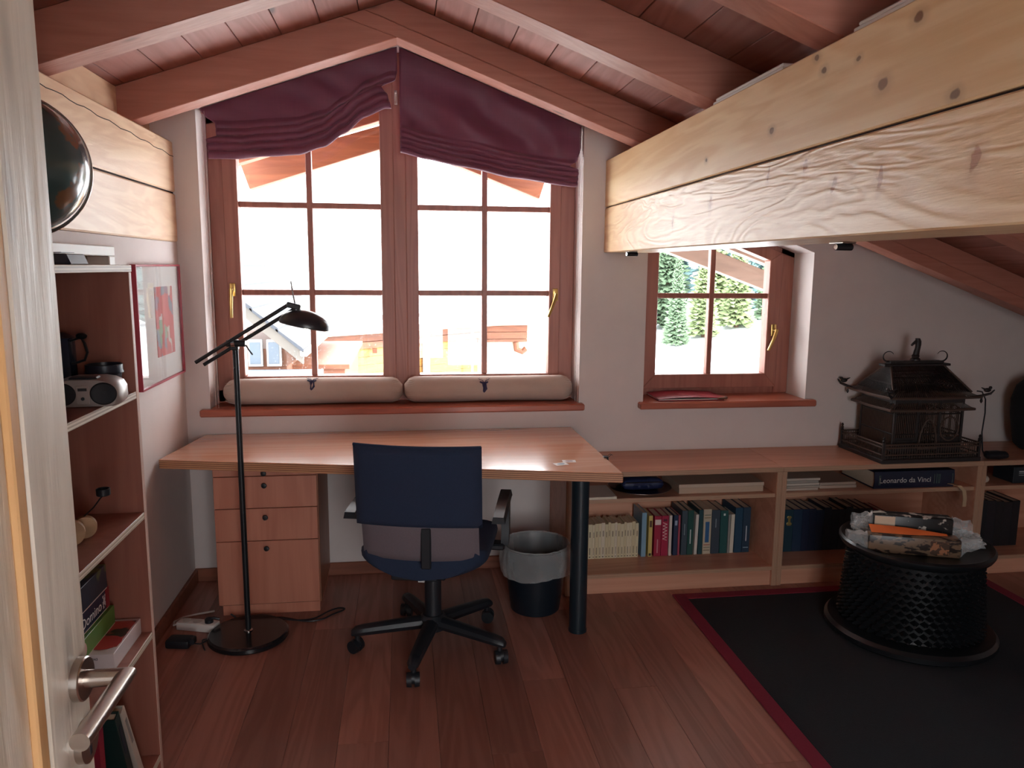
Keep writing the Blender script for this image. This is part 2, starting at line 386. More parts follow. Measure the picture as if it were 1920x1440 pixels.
for yf in (3.40, 2.545, 1.80, 1.0, 0.2, -0.6, -1.38):
    y1 = yf + 0.12
    rz_ = zb(RX) + RD
    if yf == 3.40:   # laminated pair at the gable
        lam = 0.055
        b_ = MB((RX, yf, RZ)); b_.prism([(RX, RZ), (3.70, zb(3.70)), (3.70, zb(3.70) + lam), (-.148, 2.590), (jx, zb(jx) + RD - .0005)], 'y', yf, y1, .003)
        b_.build('rafter', RAFTER, ceiling, 0).location = (RX, yf, RZ)
        b_ = MB((RX, yf, RZ)); b_.prism([(-.1475, 2.5905), (3.70, zb(3.70) + lam + .0005), (3.70, zb(3.70) + RD - .0005), (RX, rz_ - .0005)], 'y', yf, y1, .003)
        b_.build('rafter', RAFTER, ceiling, 0).location = (RX, yf, RZ)
    else:
        b_ = MB((RX, yf, RZ)); b_.prism([(RX, RZ), (3.70, zb(3.70)), (3.70, zb(3.70) + RD - .0005), (RX, rz_ - .0005), (jx, zb(jx) + RD - .0005)], 'y', yf, y1, .003)
        b_.build('rafter', RAFTER, ceiling, 0).location = (RX, yf, RZ)
    b_ = MB((RX, yf, RZ)); b_.prism([(RX - .0005, RZ), (jx - .0005, zb(jx) + RD - .0005), (-1.26, zb(-1.26) + RD - .0005), (-1.26, zb(-1.26))], 'y', yf, y1, .003)
    b_.build('rafter', RAFTER, ceiling, 0).location = (RX, yf, RZ)
# infill boards above the left beam, between the rafters
ys = [-1.38, -0.6, 0.2, 1.0, 1.80, 2.545, 3.40]
for a, c in zip([y + .121 for y in ys], ys[1:] + [YB]):
    b_ = MB((-1.13, a, 2.1)); b_.box(-1.17, -1.13, a, c - .001, 2.101, zb(-1.13) + RD - .003, .002)
    b_.build('infill_board', PURLIN_L, ceiling, 0).location = (-1.13, a, 2.1)

# ------------------------------------------------------------------ the two big beams
t = thing('roof_beam', 'thick pale two-timber roof beam with dark knots crossing the upper right', 'beam', (0.99, 1.15, 1.625))
def lb(*a): return MB((0.99, 1.15, 1.625)).box(*a)
lb(0.99, 1.23, YF, YB - .002, 1.625, 1.8405, 0.004).build('lower_timber', PURLIN_LO, t, 0)
lb(0.99, 1.23, YF, YB - .002, 1.8465, 2.070, 0.004).build('upper_timber', PURLIN_UP, t, 0)
lb(1.002, 1.218, YF, YB - .002, 1.836, 1.850).build('joint_strip', DECK, t, 0)
t = thing('roof_beam', 'weathered two-timber roof beam with cracks along the left wall behind the globe', 'beam', (-1.04, 1.15, 1.65))
def lb(*a): return MB((-1.04, 1.15, 1.65)).box(*a)
lb(-1.28, -1.035, YF, YB - .002, 1.652, 1.868, 0.006).build('lower_timber', PURLIN_L, t, 0)
lb(-1.28, -1.035, YF, YB - .002, 1.876, 2.100, 0.006).build('upper_timber', PURLIN_L, t, 0)
lb(-1.27, -1.045, YF, YB - .002, 1.866, 1.878).build('joint_strip', DECK, t, 0)
# a drying crack in the upper left timber
pts = [(-1.0345, 3.795 - i * .055, 2.035 - .0035 * math.sin(i * 1.7) + i * .0012) for i in range(26)]
MB((-1.04, 1.15, 1.65)).tube(pts, .0016, 5).build('crack', DECK, t, 0)

# ------------------------------------------------------------------ windows
def sash(win, poly_in, poly_out, y0, y1, bars_x, bars_z, glass, top_fn, name='sash'):
    """poly_out/poly_in: matching outlines in (x, z)"""
    b_ = MB(); k = len(poly_out)
    for i in range(k):
        j = (i + 1) % k
        b_.prism([poly_out[i], poly_out[j], poly_in[j], poly_in[i]], 'y', y0, y1, .003)
    sa = b_.build(name, WINW, win, 0)
    xs = [min(p[0] for p in poly_in)] + bars_x + [max(p[0] for p in poly_in)]
    zs = [min(p[1] for p in poly_in)] + bars_z + [None]
    ym = (y0 + y1) / 2
    for bx in bars_x:
        MB().prism([(bx - .014, zs[0]), (bx + .014, zs[0]), (bx + .014, top_fn(bx + .014)), (bx - .014, top_fn(bx - .014))], 'y', ym - .022, ym + .022, .003).build('muntin', WINW, sa, 0)
    for bz in bars_z:
        MB().box(xs[0], xs[-1], ym - .018, ym + .018, bz - .014, bz + .014, .003).build('muntin', WINW, sa, 0)
    for i in range(len(xs) - 1):
        for j in range(len(zs) - 1):
            a, c = xs[i] - .004, xs[i + 1] + .004
            lo = zs[j] - .004
            hi = (zs[j + 1] + .004, zs[j + 1] + .004) if zs[j + 1] else (top_fn(a) + .004, top_fn(c) + .004)
            MB().prism([(a, lo), (c, lo), (c, hi[1]), (a, hi[0])], 'y', ym - .002, ym + .002).build('pane', glass(j), sa, 0)
    return sa
def lever(parent, x, z, y, dx, dz):
    b_ = MB(); b_.box(x - .014, x + .014, y - .012, y, z - .032, z + .032, .003, 2)
    b_.cyl((x, y - .01, z), (x, y - .045, z), .009, n=12)
    b_.tube([(x, y - .045, z + .006), (x + dx * .15, y - .047, z + dz * .15), (x + dx * .5, y - .052, z + dz * .5), (x + dx, y - .046, z + dz)], [.010, .0095, .0085, .0075], 10)
    b_.build('window_handle', BRASS, parent)

WY0, WY1 = 3.965, 4.045
w1 = struct('window_1')
f = MB()
f.prism([(O1, .865), (-.862, .865), (-.862, zt(-.862)), (O1, zt(O1))], 'y', WY0 + .015, WY1 + .01, .003)
f.prism([(.802, .865), (O2, .865), (O2, zt(O2)), (.802, zt(.802))], 'y', WY0 + .015, WY1 + .01, .003)
f.box(O1, O2, WY0 + .015, WY1 + .01, .860, .928, .003)
f.prism([(-.048, .928), (.014, .928), (.014, zt(.014)), (RX, zt(RX)), (-.048, zt(-.048))], 'y', WY0 - .004, WY1 + .01, .003)
f.prism([(O1, zt(O1) - .05), (RX, zt(RX) - .05), (RX, zt(RX)), (O1, zt(O1))], 'y', WY0 + .015, WY1 + .01, .003)
f.prism([(RX, zt(RX) - .05), (O2, zt(O2) - .05), (O2, zt(O2)), (RX, zt(RX))], 'y', WY0 + .015, WY1 + .01, .003)
f.build('frame', WINW, w1, 0)
def tpL(x): return zt(x) - .115
def tp_o(x): return zt(x) - .048
dusty = lambda j: GLASSD if j == 0 else GLASS
sL = sash(w1, [(-.795, .995), (-.112, .995), (-.112, tpL(-.112)), (-.795, tpL(-.795))], [(-.863, .926), (-.046, .926), (-.046, tp_o(-.046)), (-.863, tp_o(-.863))], WY0, WY1, [-.458], [1.414, 1.842], dusty, tpL)
sR = sash(w1, [(.074, .995), (.747, .995), (.747, tpL(.747)), (.074, tpL(.074))], [(.012, .926), (.804, .926), (.804, tp_o(.804)), (.012, tp_o(.012))], WY0, WY1, [.411], [1.414, 1.842], dusty, tpL)
lever(sL, -.835, 1.428, WY0, -.004, -.135); lever(sR, .778, 1.408, WY0, -.042, -.112)
b_ = MB(); b_.box(-.036, -.022, WY0 - .012, WY0 - .003, 2.325, 2.395, .002); b_.box(-.034, -.031, WY0 - .016, WY0 - .01, 2.33, 2.39); b_.box(-.027, -.024, WY0 - .016, WY0 - .01, 2.33, 2.39)
b_.build('catch_plate', CHROME, w1, 0)
def sill(win, x0, x1, a, c):
    b_ = MB(); b_.prism([(x0, 3.752), (x1, 3.752), (x1, 3.7995), (c, 3.7995), (c, WY0 + .012), (a, WY0 + .012), (a, 3.7995), (x0, 3.7995)], 'z', .8305, .865, .006)
    b_.build('window_sill', SILLW, win, 0)
sill(w1, -.970, .900, O1 + .0005, O2 - .0005)

w2 = struct('window_2')
f = MB()
f.prism([(O3, .865), (1.270, .865), (1.270, zt2(1.270)), (O3, zt2(O3))], 'y', 4.005, 4.075, .003)
f.prism([(2.035, .865), (O4, .865), (O4, zt2(O4)), (2.035, zt2(2.035))], 'y', 4.005, 4.075, .003)
f.box(O3, O4, 4.015, 4.075, .860, .905, .003)
f.prism([(O3, zt2(O3) - .03), (O4, zt2(O4) - .03), (O4, zt2(O4)), (O3, zt2(O3))], 'y', 4.005, 4.075, .003)
f.build('frame', WINW, w2, 0)
def tp2(x): return zt2(x) - .095
def tp2o(x): return zt2(x) - .028
s2 = sash(w2, [(1.342, .978), (1.968, .978), (1.968, tp2(1.968)), (1.342, tp2(1.342))], [(1.268, .902), (2.037, .902), (2.037, tp2o(2.037)), (1.268, tp2o(1.268))], 3.985, 4.06, [1.650], [1.403], lambda j: GLASS, tp2)
lever(s2, 2.004, 1.218, 3.985, -.042, -.108)
b_ = MB(); b_.prism([(1.190, 3.752), (2.158, 3.752), (2.158, 3.7995), (O4 - .0005, 3.7995), (O4 - .0005, 4.014), (O3 + .0005, 4.014), (O3 + .0005, 3.7995), (1.190, 3.7995)], 'z', .8305, .865, .006)
b_.build('window_sill', SILLW, w2, 0)

# opening in the left wall behind the bookcase: white frame, brown panel
w3 = struct('window_3')
f = MB(); f.box(-1.165, XL + .012, NY0 - .0, NY1, NZ1 - .035, NZ1 - .0005, .003); f.box(-1.165, XL + .012, NY1 - .055, NY1 - .0005, NZ0, NZ1 - .035, .003); f.box(-1.165, XL + .012, NY0 + .0005, NY0 + .055, NZ0, NZ1 - .035, .003); f.box(-1.165, XL + .012, NY0, NY1, NZ0 + .0005, NZ0 + .04, .003)
f.build('frame', plain('white_paint', '#dcdcd6', 0.5, var=.04), w3, 0)
MB().box(-1.150, -1.135, NY0 + .055, NY1 - .055, NZ0 + .04, NZ1 - .035, .002).build('panel', plain('brown_panel', '#8d7763', 0.6, var=.1, vs_=8), w3, 0)
MB().box(-1.134, -1.110, 2.50, 2.53, NZ0 + .04, NZ1 - .035, .002).build('bar', BLACKM, w3, 0)
MB().box(-1.134, -1.100, NY1 - .085, NY1 - .056, NZ0 + .04, NZ1 - .035, .002).build('inner_jamb', plain('brown_jamb', '#a8927c', .6), w3, 0)

# ------------------------------------------------------------------ door in the left foreground
d1 = struct('door_1', (-0.42, 0.05, 0))
def D(): return MB((-0.42, 0.05, 0))
DX0, DX1, DY0, DY1, DT = -0.44, -0.40, 0.07, 0.966, 2.02
f = D(); f.box(DX0, DX1, .858, DY1, .005, DT, .003); f.box(DX0, DX1, DY0, .20, .005, DT, .003); f.box(DX0, DX1, .20, .858, .005, .16, .003); f.box(DX0, DX1, .20, .858, 1.88, DT, .003)
f.build('leaf_frame', DOORW, d1, 0)
f = D()
for x0, x1 in ((DX1 - .012, DX1 - .002), (DX0 + .002, DX0 + .012)):
    f.box(x0, x1, .837, .8575, .16, 1.88, .002); f.box(x0, x1, .2005, .221, .16, 1.88, .002)
f.build('moulding', DOORG, d1, 0)
f = D(); f.box(DX0 + .012, DX1 - .012, .205, .854, .161, 1.879); f.build('panel', DOORW, d1, 0)
f = D(); f.box(-0.47, -0.38, 0.0, .066, 0, 2.06, .004); f.build('door_post', DOORG, d1, 0)
hy, hz = .935, 1.05
f = D(); f.cyl((DX1, hy, hz), (DX1 + .009, hy, hz), .0265, n=40); f.cyl((DX1 + .009, hy, hz), (DX1 + .0105, hy, hz), .0265, .025, n=40)
hd = f.build('handle_rose', STEEL, d1)
f = D(); rr = .0105
f.loft([[Vector((xx, hy + rr * math.cos(a * PI / 12) , hz + rr * math.sin(a * PI / 12))) + (Vector((rr * math.cos(a * PI / 12), 0, 0)) if q else Vector()) for a in range(24)] for q, xx in ((0, DX1 + .008), (1, -.3455))])
f.loft([[Vector((-.3455 + rr * math.cos(a * PI / 12), yy, hz + rr * math.sin(a * PI / 12))) + (Vector((0, rr * math.cos(a * PI / 12), 0)) if q else Vector()) for a in range(24)] for q, yy in ((1, hy), (0, hy - .135))])
f.build('handle', STEEL, d1)
f = D(); f.cyl((DX1, hy, hz - .082), (DX1 + .009, hy, hz - .082), .0265, n=40); ks = f.build('key_rose', STEEL, d1)
f = D(); f.box(DX1 + .0085, DX1 + .0095, hy - .003, hy + .003, hz - .100, hz - .076); f.cyl((DX1 + .0085, hy, hz - .074), (DX1 + .0095, hy, hz - .074), .0055, n=16); f.build('keyhole', BLACK, d1)

# glazing added unseen behind the camera, sized to fill the room with daylight
w4 = struct('added_fill_window')
f = MB(); yy = YF - .14
for xx in (A0, .47, A1 - .06):
    f.prism([(xx, AZ0), (xx + .06, AZ0), (xx + .06, rt4(xx + .06)), (xx, rt4(xx))], 'y', yy, yy + .07, .003)
f.box(A0, A1, yy, yy + .07, AZ0, AZ0 + .07, .003); f.box(A0, A1, yy, yy + .07, 1.15, 1.20, .003)
f.prism([(A0, rt4(A0) - .07), (RX, rt4(RX) - .07), (RX, rt4(RX)), (A0, rt4(A0))], 'y', yy, yy + .07, .003); f.prism([(RX, rt4(RX) - .07), (A1, rt4(A1) - .07), (A1, rt4(A1)), (RX, rt4(RX))], 'y', yy, yy + .07, .003)
f.build('frame', WINW, w4, 0)
for a, c in ((A0 + .06, .47), (.53, A1 - .06)):
    MB().box(a, c, yy + .03, yy + .034, AZ0 + .07, 1.15).build('pane', GLASS, w4, 0)
    MB().prism([(a, 1.20), (c, 1.20), (c, rt4(c) - .06), (RX, rt4(RX) - .06), (a, rt4(a) - .06)] if a < RX else [(a, 1.20), (c, 1.20), (c, rt4(c) - .06), (a, rt4(a) - .06)], 'y', yy + .03, yy + .034).build('pane', GLASS, w4, 0)
# ------------------------------------------------------------------ blinds
def silk():
    n = NT('burgundy_silk'); w = n.noise(n.coords((8, 8, 260)), 1, 3); w2 = n.noise(n.coords((260, 8, 8)), 1, 3)
    n.base(n.mix(n.math('MULTIPLY', n.math('ADD', w, w2), .5), hexc('#5c2a42'), hexc('#7c3d58'))); n.rough(.55); n.b.inputs['Sheen Weight'].default_value = .3
    n.bump(w, .1, .002); return n.m
SILK = silk()
def lerp(tab, x):
    if x <= tab[0][0]: return tab[0][1]
    for (a, p), (b, q) in zip(tab, tab[1:]):
        if x <= b:
            k = (x - a) / (b - a); k = k * k * (3 - 2 * k) * .5 + k * .5
            return p + (q - p) * k
    return tab[-1][1]
def blind(name, label, x0, x1, bot, left, right, foldh, nf, seed, chain_x, crease):
    t = thing(name, label, 'blind', ((x0 + x1) / 2, 3.84, 1.95))
    o = Vector((t.location))
    def P(u, v):
        xx = x0 + (x1 - x0) * u
        top = zt(xx) - .004; b = lerp(bot, xx)
        z = top + (b - top) * v
        # sides move in and out
        le, ri = lerp(left, v), lerp(right, v)
        xx2 = xx + le * (1 - u) ** 3 + ri * u ** 3
        h = z - b
        fold = 0
        if h < foldh:
            k = 1 - h / foldh
            fold = -.020 * k ** .6 - .013 * abs(math.sin(h / foldh * PI * nf)) * k ** .3
        sw = noise.noise(Vector((xx * 3.1 + seed, z * 5.5, seed))) * .018 * min(1, v * 3) + noise.noise(Vector((xx * 9 + z * 6, z * 9 - xx * 7, seed))) * .007 * v
        # creases running diagonally off the gathers
        q_ = (xx * crease[0] + z * crease[1] + .09 * noise.noise(Vector((xx * 4, z * 4, seed)))) * crease[2] + seed
        sw += crease[3] * math.sin(q_) * max(0, noise.noise(Vector((xx * 3.3, z * 3.3, seed + 9))) + .35) * min(1, v * 2.2) * min(1, max(0, math.sin(PI * u)) * 2.5)
        return Vector((xx2, 3.842 + fold + sw, z)) - o
    b_ = MB(); b_.grid(P, 90, 76)
    ob = b_.build('fabric', SILK, t, 60); solid(ob, .004, -1)
    c = MB(o)
    for dx in (0, .012):
        n_ = 330 if dx else 326
        zt_ = zt(chain_x + dx) - .03; z = zt_
        while z > .80 - dx:
            sg = .002
            c.ball((chain_x + dx, 3.805 + .004 * math.sin(z * 3), z), .0022, 3); z -= .0062
    c.build('bead_chain', WHITEP, t)
    MB(o).prism([(x0 + .004, zt(x0 + .004) - .022), (x1 - .004, zt(x1 - .004) - .022), (x1 - .004, zt(x1 - .004) - .001), (x0 + .004, zt(x0 + .004) - .001)], 'y', 3.85, 3.87).build('head_rail', WINW, t, 0)
    return t
blind('roman_blind', 'dark burgundy blind gathered and swagged over the left casement', -.922, -.020,
      [(-.92, 2.034), (-.77, 2.038), (-.63, 2.050), (-.484, 2.062), (-.36, 2.100), (-.26, 2.165), (-.159, 2.240), (-.05, 2.284)],
      [(0, 0), (.12, .02), (.3, .07), (.55, .075), (.62, .03), (1, .035)], [(0, 0), (.4, 0), (.55, -.01), (.66, -.075), (.8, -.045), (1, -.03)], .17, 5, 3.3, -.905, (1.0, 2.2, 20, .020))
blind('roman_blind', 'dark burgundy blind hanging flatter and lower over the right casement', -.010, .874,
      [(-.01, 2.082), (.115, 2.055), (.294, 2.022), (.53, 1.977), (.851, 1.941)],
      [(0, 0), (1, 0)], [(0, 0), (.35, -.001), (.55, -.02), (.66, -.058), (.72, -.016), (1, -.022)], .13, 5, 8.1, .860, (.80, 1.0, 19, .042))

# ------------------------------------------------------------------ bolster cushions on the sill
VELVET = plain('beige_velvet', '#b3a094', .85, var=.08, vs_=14, bump=.1)
NAVY = plain('navy_print', '#2c2a4a', .8)
def bolster(label, x0, x1, seed, ex, ang):
    yc, zc, r = 3.885, .932, .066
    t = thing('bolster_cushion', label, 'cushion', ((x0 + x1) / 2, yc, .865), group='draught cushions on the sill')
    o = Vector(t.location); rings = []; nseg = 34
    for i in range(nseg + 1):
        u = i / nseg; xx = x0 + (x1 - x0) * u
        e = min(u, 1 - u) * (x1 - x0); k = min(1, e / .055); rr = r * (1 - (1 - k) ** 2.4 * .55) if e > 0 else r * .42
        ring = []
        for a in range(22):
            th = 2 * PI * a / 22
            w = 1 + .035 * noise.noise(Vector((xx * 4, th, seed)))
            dz = rr * math.sin(th) * w * (.98 + .02 * math.sin(xx * 9)); 
            z = max(zc + dz, .8665)
            ring.append(Vector((xx, yc + rr * 1.02 * math.cos(th) * w, z)) - o)
        rings.append(ring)
    b_ = MB(); b_.loft(rings); b_.build('cover', VELVET, t, 60)
    for xx, s in ((x0 + .03, 1), (x1 - .03, -1)):   # gathered seams
        b_ = MB()
        for k in range(11):
            th = PI * (.95 + .11 * k * .5); th = PI + (k - 5) * .2
            p = [Vector((xx + s * q * .02, yc + (r * (.93 + .10 * q)) * math.cos(th), zc + r * (.93 + .10 * q) * math.sin(th) * .97)) - o for q in (-1, 0, 1)]
            b_.tube(p, [.0008, .0016, .0006], 5)
        b_.build('gather_seam', VELVET, t)
    # stag head emblem, laid on the curved cover
    head = [(-.004, .012), (-.014, .015), (-.017, .012), (-.008, .006), (-.007, .0), (-.005, -.008), (-.006, -.020), (-.002, -.025), (.003, -.021), (.010, -.012), (.008, -.004), (.007, .006), (.014, .011), (.012, .014), (.004, .012)]
    b_ = MB(); mark = 0
    def put(px, pz, lift):
        px, pz = px * 1.45, pz * 1.45; th = PI - ang - pz / r
        return Vector((ex + px, yc + (r * 1.06 + lift) * math.cos(th), zc + (r * 1.04 + lift) * math.sin(th))) - o
    lo = [b_.bm.verts.new(put(px, pz, -.002)) for px, pz in head]; hi = [b_.bm.verts.new(put(px, pz, .0015)) for px, pz in head]
    b_.bm.faces.new(hi)
    for i in range(len(head)): b_.bm.faces.new([lo[i], lo[(i + 1) % len(head)], hi[(i + 1) % len(head)], hi[i]])
    for s in (-1, 1):
        b_.tube([put(s * q[0], q[1], .0006) for q in ((.002, .012), (.008, .019), (.016, .022), (.021, .030))], [.0016, .0014, .0012, .0008], 5)
        for q in (((.008, .019), (.008, .029)), ((.013, .021), (.015, .032)), ((.004, .014), (.004, .022))):
            b_.tube([put(s * q[0][0], q[0][1], .0006), put(s * q[1][0], q[1][1], .0006)], .0009, 4)
    b_.build('stag_emblem', NAVY, t, 0)
bolster('long beige velvet bolster on the sill under the left casement', -.880, -.016, 1.0, -.455, .72)
bolster('long beige velvet bolster on the sill with a centred stag emblem facing the room', -.006, .856, 5.0, .395, .38)

# ------------------------------------------------------------------ red folder on the small sill
t = thing('folder', 'flat dark red folder lying on the small window sill', 'folder', (1.50, 3.90, .865))
def Pf(u, v): return Vector((-.21 + .36 * u + (1 - v) * .02, -.09 + .18 * v, .004))
b_ = MB(); b_.box(-.20, .16, -.105, .095, .0005, .004, .001); b_.build('back_cover', plain('red_folder', '#8c2438', .45), t, 0)
b_ = MB(); b_.box(-.195, .155, -.10, .09, .0045, .009); b_.build('papers', plain('paper', '#d9d2c6', .8), t, 0)
b_ = MB(); b_.loft([[Vector((-.20 + .36 * i / 12, y, .0095 + .008 * math.sin(PI * i / 12) + h)) for i in range(13)] + [Vector((-.20 + .36 * i / 12, y, .0095 + .008 * math.sin(PI * i / 12) + h + .0025)) for i in range(12, -1, -1)] for y, h in ((-.105, 0), (.095, .004))])
b_.build('front_cover', CACHE['red_folder'], t, 40)
b_ = MB(); b_.tube([(.12, -.118, .012), (.15, -.112, .012), (.170, -.10, .012)], .006, 8); b_.ball((.172, -.098, .012), .009, 6); b_.build('tie_toggle', plain('toggle', '#6e5140', .4), t)

# ------------------------------------------------------------------ desk
t = thing('desk', 'tapered beech plywood desk standing under the big window', 'desk', (0, 3.45, 0))
o = Vector(t.location)
def pick_edge(p): return 0 if abs(p.normal.z) > .7 else 1
b_ = MB(o); b_.prism([(-.955, 3.792), (.840, 3.792), (.856, 2.886), (-1.030, 3.312)], 'z', .700, .740, .003)
b_.build('desktop', [DESKW, PLY_D], t, 0, pick=pick_edge)
b_ = MB(o); b_.cyl((.722, 3.055, 0), (.722, 3.055, .6995), .0375, n=32); b_.cyl((.722, 3.055, 0), (.722, 3.055, .012), .0395, n=32); b_.cyl((.722, 3.055, .69), (.722, 3.055, .6995), .06, n=32); b_.build('leg', plain('blue_black_metal', '#18242c', .35), t)
b_ = MB(o); b_.box(-.36, .66, 3.60, 3.625, .62, .6995, .002); b_.build('apron', PEDW, t, 0)
t2 = thing('drawer_pedestal', 'beech drawer pedestal with four drawers under the left end of the desk', 'drawers', (-.605, 3.57, 0))
o = Vector(t2.location)
b_ = MB(o); b_.box(-.826, -.388, 3.372, 3.782, .05, .6985, .002); b_.build('body', wood('pedestal_side', '#8a5640', '#9a6349', 'z', 50, 4, .05, .45, .02), t2, 0)
b_ = MB(o); b_.box(-.818, -.396, 3.385, 3.775, 0, .05); b_.build('plinth', PEDW, t2, 0)
zs = [(.061, .351), (.354, .499), (.502, .643), (.646, .690)]
for i, (a, c) in enumerate(zs):
    b_ = MB(o); b_.box(-.827, -.392, 3.352, 3.3715, a, c, .0015); dr = b_.build('drawer', PEDW, t2, 0)
    kz = (.322, .463, .606, .660)[i]
    b_ = MB(o); b_.lathe([(.005, 0), (.005, .012), (.0105, .014), (.012, .018), (.0105, .022), (.004, .023)], n=16)
    b_.xf(Matrix.Translation(Vector((-.612, 3.352, kz))) @ Matrix.Rotation(PI / 2, 4, 'X')); b_.build('knob', BLACKM, dr)
for i, (x, y, r, lb_) in enumerate(((.636, 3.055, .25, 'small white playing card on the desk, nearer the desk edge'), (.680, 3.098, -.1, 'small white playing card on the desk, nearer the window'))):
    k = thing('card', lb_, 'card', (x, y, .7402), r, 'cards on the desk')
    b_ = MB(); b_.box(-.028, .028, -.019, .019, 0, .001); b_.build('sheet', plain('card_white', '#e8e4e0', .35), k, 0)
    b_ = MB(); b_.lathe([(.017, .001), (.017, .0013)], n=20); b_.xf(Matrix.Scale(.6, 4, (0, 1, 0))); b_.build('print', plain('card_print%d' % i, ('#7a93a0', '#8a7270')[i], .4), k, 0)
k = thing('desk_clip', 'tiny black clip on the right edge of the desk', 'clip', (.853, 3.145, .72))
b_ = MB(); b_.box(-.012, .008, -.012, .012, .0205, .026, .001); b_.box(.004, .008, -.012, .012, -.02, .0205); b_.tube([(.008, -.008, .024), (.02, -.008, .034), (.028, 0, .030), (.02, .008, .034), (.008, .008, .024)], .0015, 6); b_.build('jaw', BLACK, k, 0)

# ------------------------------------------------------------------ floor lamp
t = thing('floor_lamp', 'black swing-arm reading floor lamp with round base beside the drawers', 'lamp', (-.668, 3.165, 0))
b_ = MB(); b_.lathe([(.160, 0), (.164, .006), (.163, .020), (.155, .027), (.03, .029)], n=56); b_.build('base', plain('lamp_base_black', '#14171b', .25, coat=.3), t)
b_ = MB(); b_.lathe([(.018, .029), (.018, .033), (.012, .037)], n=20); b_.build('base_nut', CHROME, t)
b_ = MB(); b_.cyl((0, 0, .03), (0, 0, 1.235), .0115, n=20); b_.build('pole', BLACKM, t)
b_ = MB(); b_.cyl((-.028, -.022, 1.243), (.044, -.022, 1.243), .0135, n=16); b_.box(-.014, .014, -.022, .014, 1.215, 1.256, .004); hd = b_.build('clamp', BLACKM, t)
b_ = MB(); b_.cyl((-.010, -.0225, 1.243), (.004, -.0225, 1.243), .0145, n=16); b_.build('ring', CHROME, hd)
b_ = MB(); b_.tube([(.045, -.022, 1.236), (.058, -.026, 1.215), (.070, -.026, 1.198)], .003, 8); b_.build('lock_lever', BLACKM, hd)
b_ = MB(); b_.tube([(-.145, -.035, 1.170), (.222, -.035, 1.400)], .0075, 12); b_.build('arm', BLACKM, t)
b_ = MB(); b_.tube([(-.120, -.012, 1.158), (.238, -.012, 1.380)], .0075, 12); b_.build('arm', BLACKM, t)
b_ = MB(); b_.box(.208, .262, -.045, 0, 1.380, 1.402, .004)
b_.xf(Matrix.Translation((.235, 0, 1.39)) @ Matrix.Rotation(.25, 4, 'Y') @ Matrix.Translation((-.235, 0, -1.39))); br = b_.build('head_bracket', BLACKM, t)
b_ = MB(); b_.tube([(.240, -.02, 1.392), (.232, -.02, 1.44), (.226, -.02, 1.488)], .0028, 8); b_.build('switch_rod', plain('grey_rod', '#8d8480', .4), t)
prof = []
for i in range(13):
    a = PI / 2 * i / 12; prof.append((max(.004, .100 * math.sin(a)), .062 * math.cos(a)))
pin = [(r * .965, z - .003) for r, z in prof][::-1]
b_ = MB(); b_.lathe(prof + pin, n=40, cap=False)
b_.xf(Matrix.Translation((.272, -.02, 1.312)) @ Matrix.Rotation(.20, 4, 'Y') @ Matrix.Scale(.72, 4, (0, 1, 0)))
sh = b_.build('shade', plain('shade_black', '#24262b', .3), t)
b_ = MB(); b_.ball((.268, -.02, 1.335), .022, 8, (1, 1, .8)); b_.build('bulb', plain('bulb_glass', '#e8e0d0', .2), sh)
b_ = MB(); b_.lathe([(r * .955, z - .0045) for r, z in prof], n=40, cap=False)
b_.xf(Matrix.Translation((.272, -.02, 1.312)) @ Matrix.Rotation(.20, 4, 'Y') @ Matrix.Scale(.72, 4, (0, 1, 0))); b_.build('reflector', plain('reflector', '#d9d2c2', .15, 1.0), sh, fix=False)

# ------------------------------------------------------------------ office chair
t = thing('office_chair', 'black fabric swivel office chair with its back to the camera', 'chair', (.10, 2.99, 0), math.radians(-13))
def curved(x0, x1, z0, z1, yfun, th, nx=14, nz=12, rx=.035):
    """upholstered panel: yfun(u,v) gives the rear surface, rounded rim"""
    rings = []
    b_ = MB()
    def F(s):
        def P(u, v):
            e = min(min(u, 1 - u) * (x1 - x0), min(v, 1 - v) * (z1 - z0)); k = min(1, e / rx); bul = math.sqrt(max(0, 1 - (1 - k) ** 2))
            return Vector((x0 + (x1 - x0) * u, yfun(u, v) + s * th / 2 * bul, z0 + (z1 - z0) * v))
        return P
    b_.grid(F(-1), nx, nz); b_.grid(F(1), nx, nz)
    bmesh.ops.remove_doubles(b_.bm, verts=b_.bm.verts[:], dist=.0004)
    return b_
def yb_(u, v): return -.252 - .035 * (1 - (2 * u - 1) ** 2) * 1 - .03 * v + .0
curved(-.235, .235, .605, .915, yb_, .055, 22, 20).build('backrest', FABRIC, t, 60)
b_ = MB(); b_.tube([Vector((-.233 + .466 * i / 20, yb_(i / 20, 1) , .913)) for i in range(21)], .006, 8); b_.build('back_piping', FABRIC, t)
def yl_(u, v): return -.246 - .045 * (1 - (2 * u - 1) ** 2) + .03 * (1 - v)
curved(-.220, .220, .470, .630, yl_, .03, 18, 10).build('lumbar_panel', GREYF, t, 60)
b_ = MB(); b_.box(.015, .052, -.302, -.287, .455, .612, .004); b_.build('back_strut', BLACK, t)
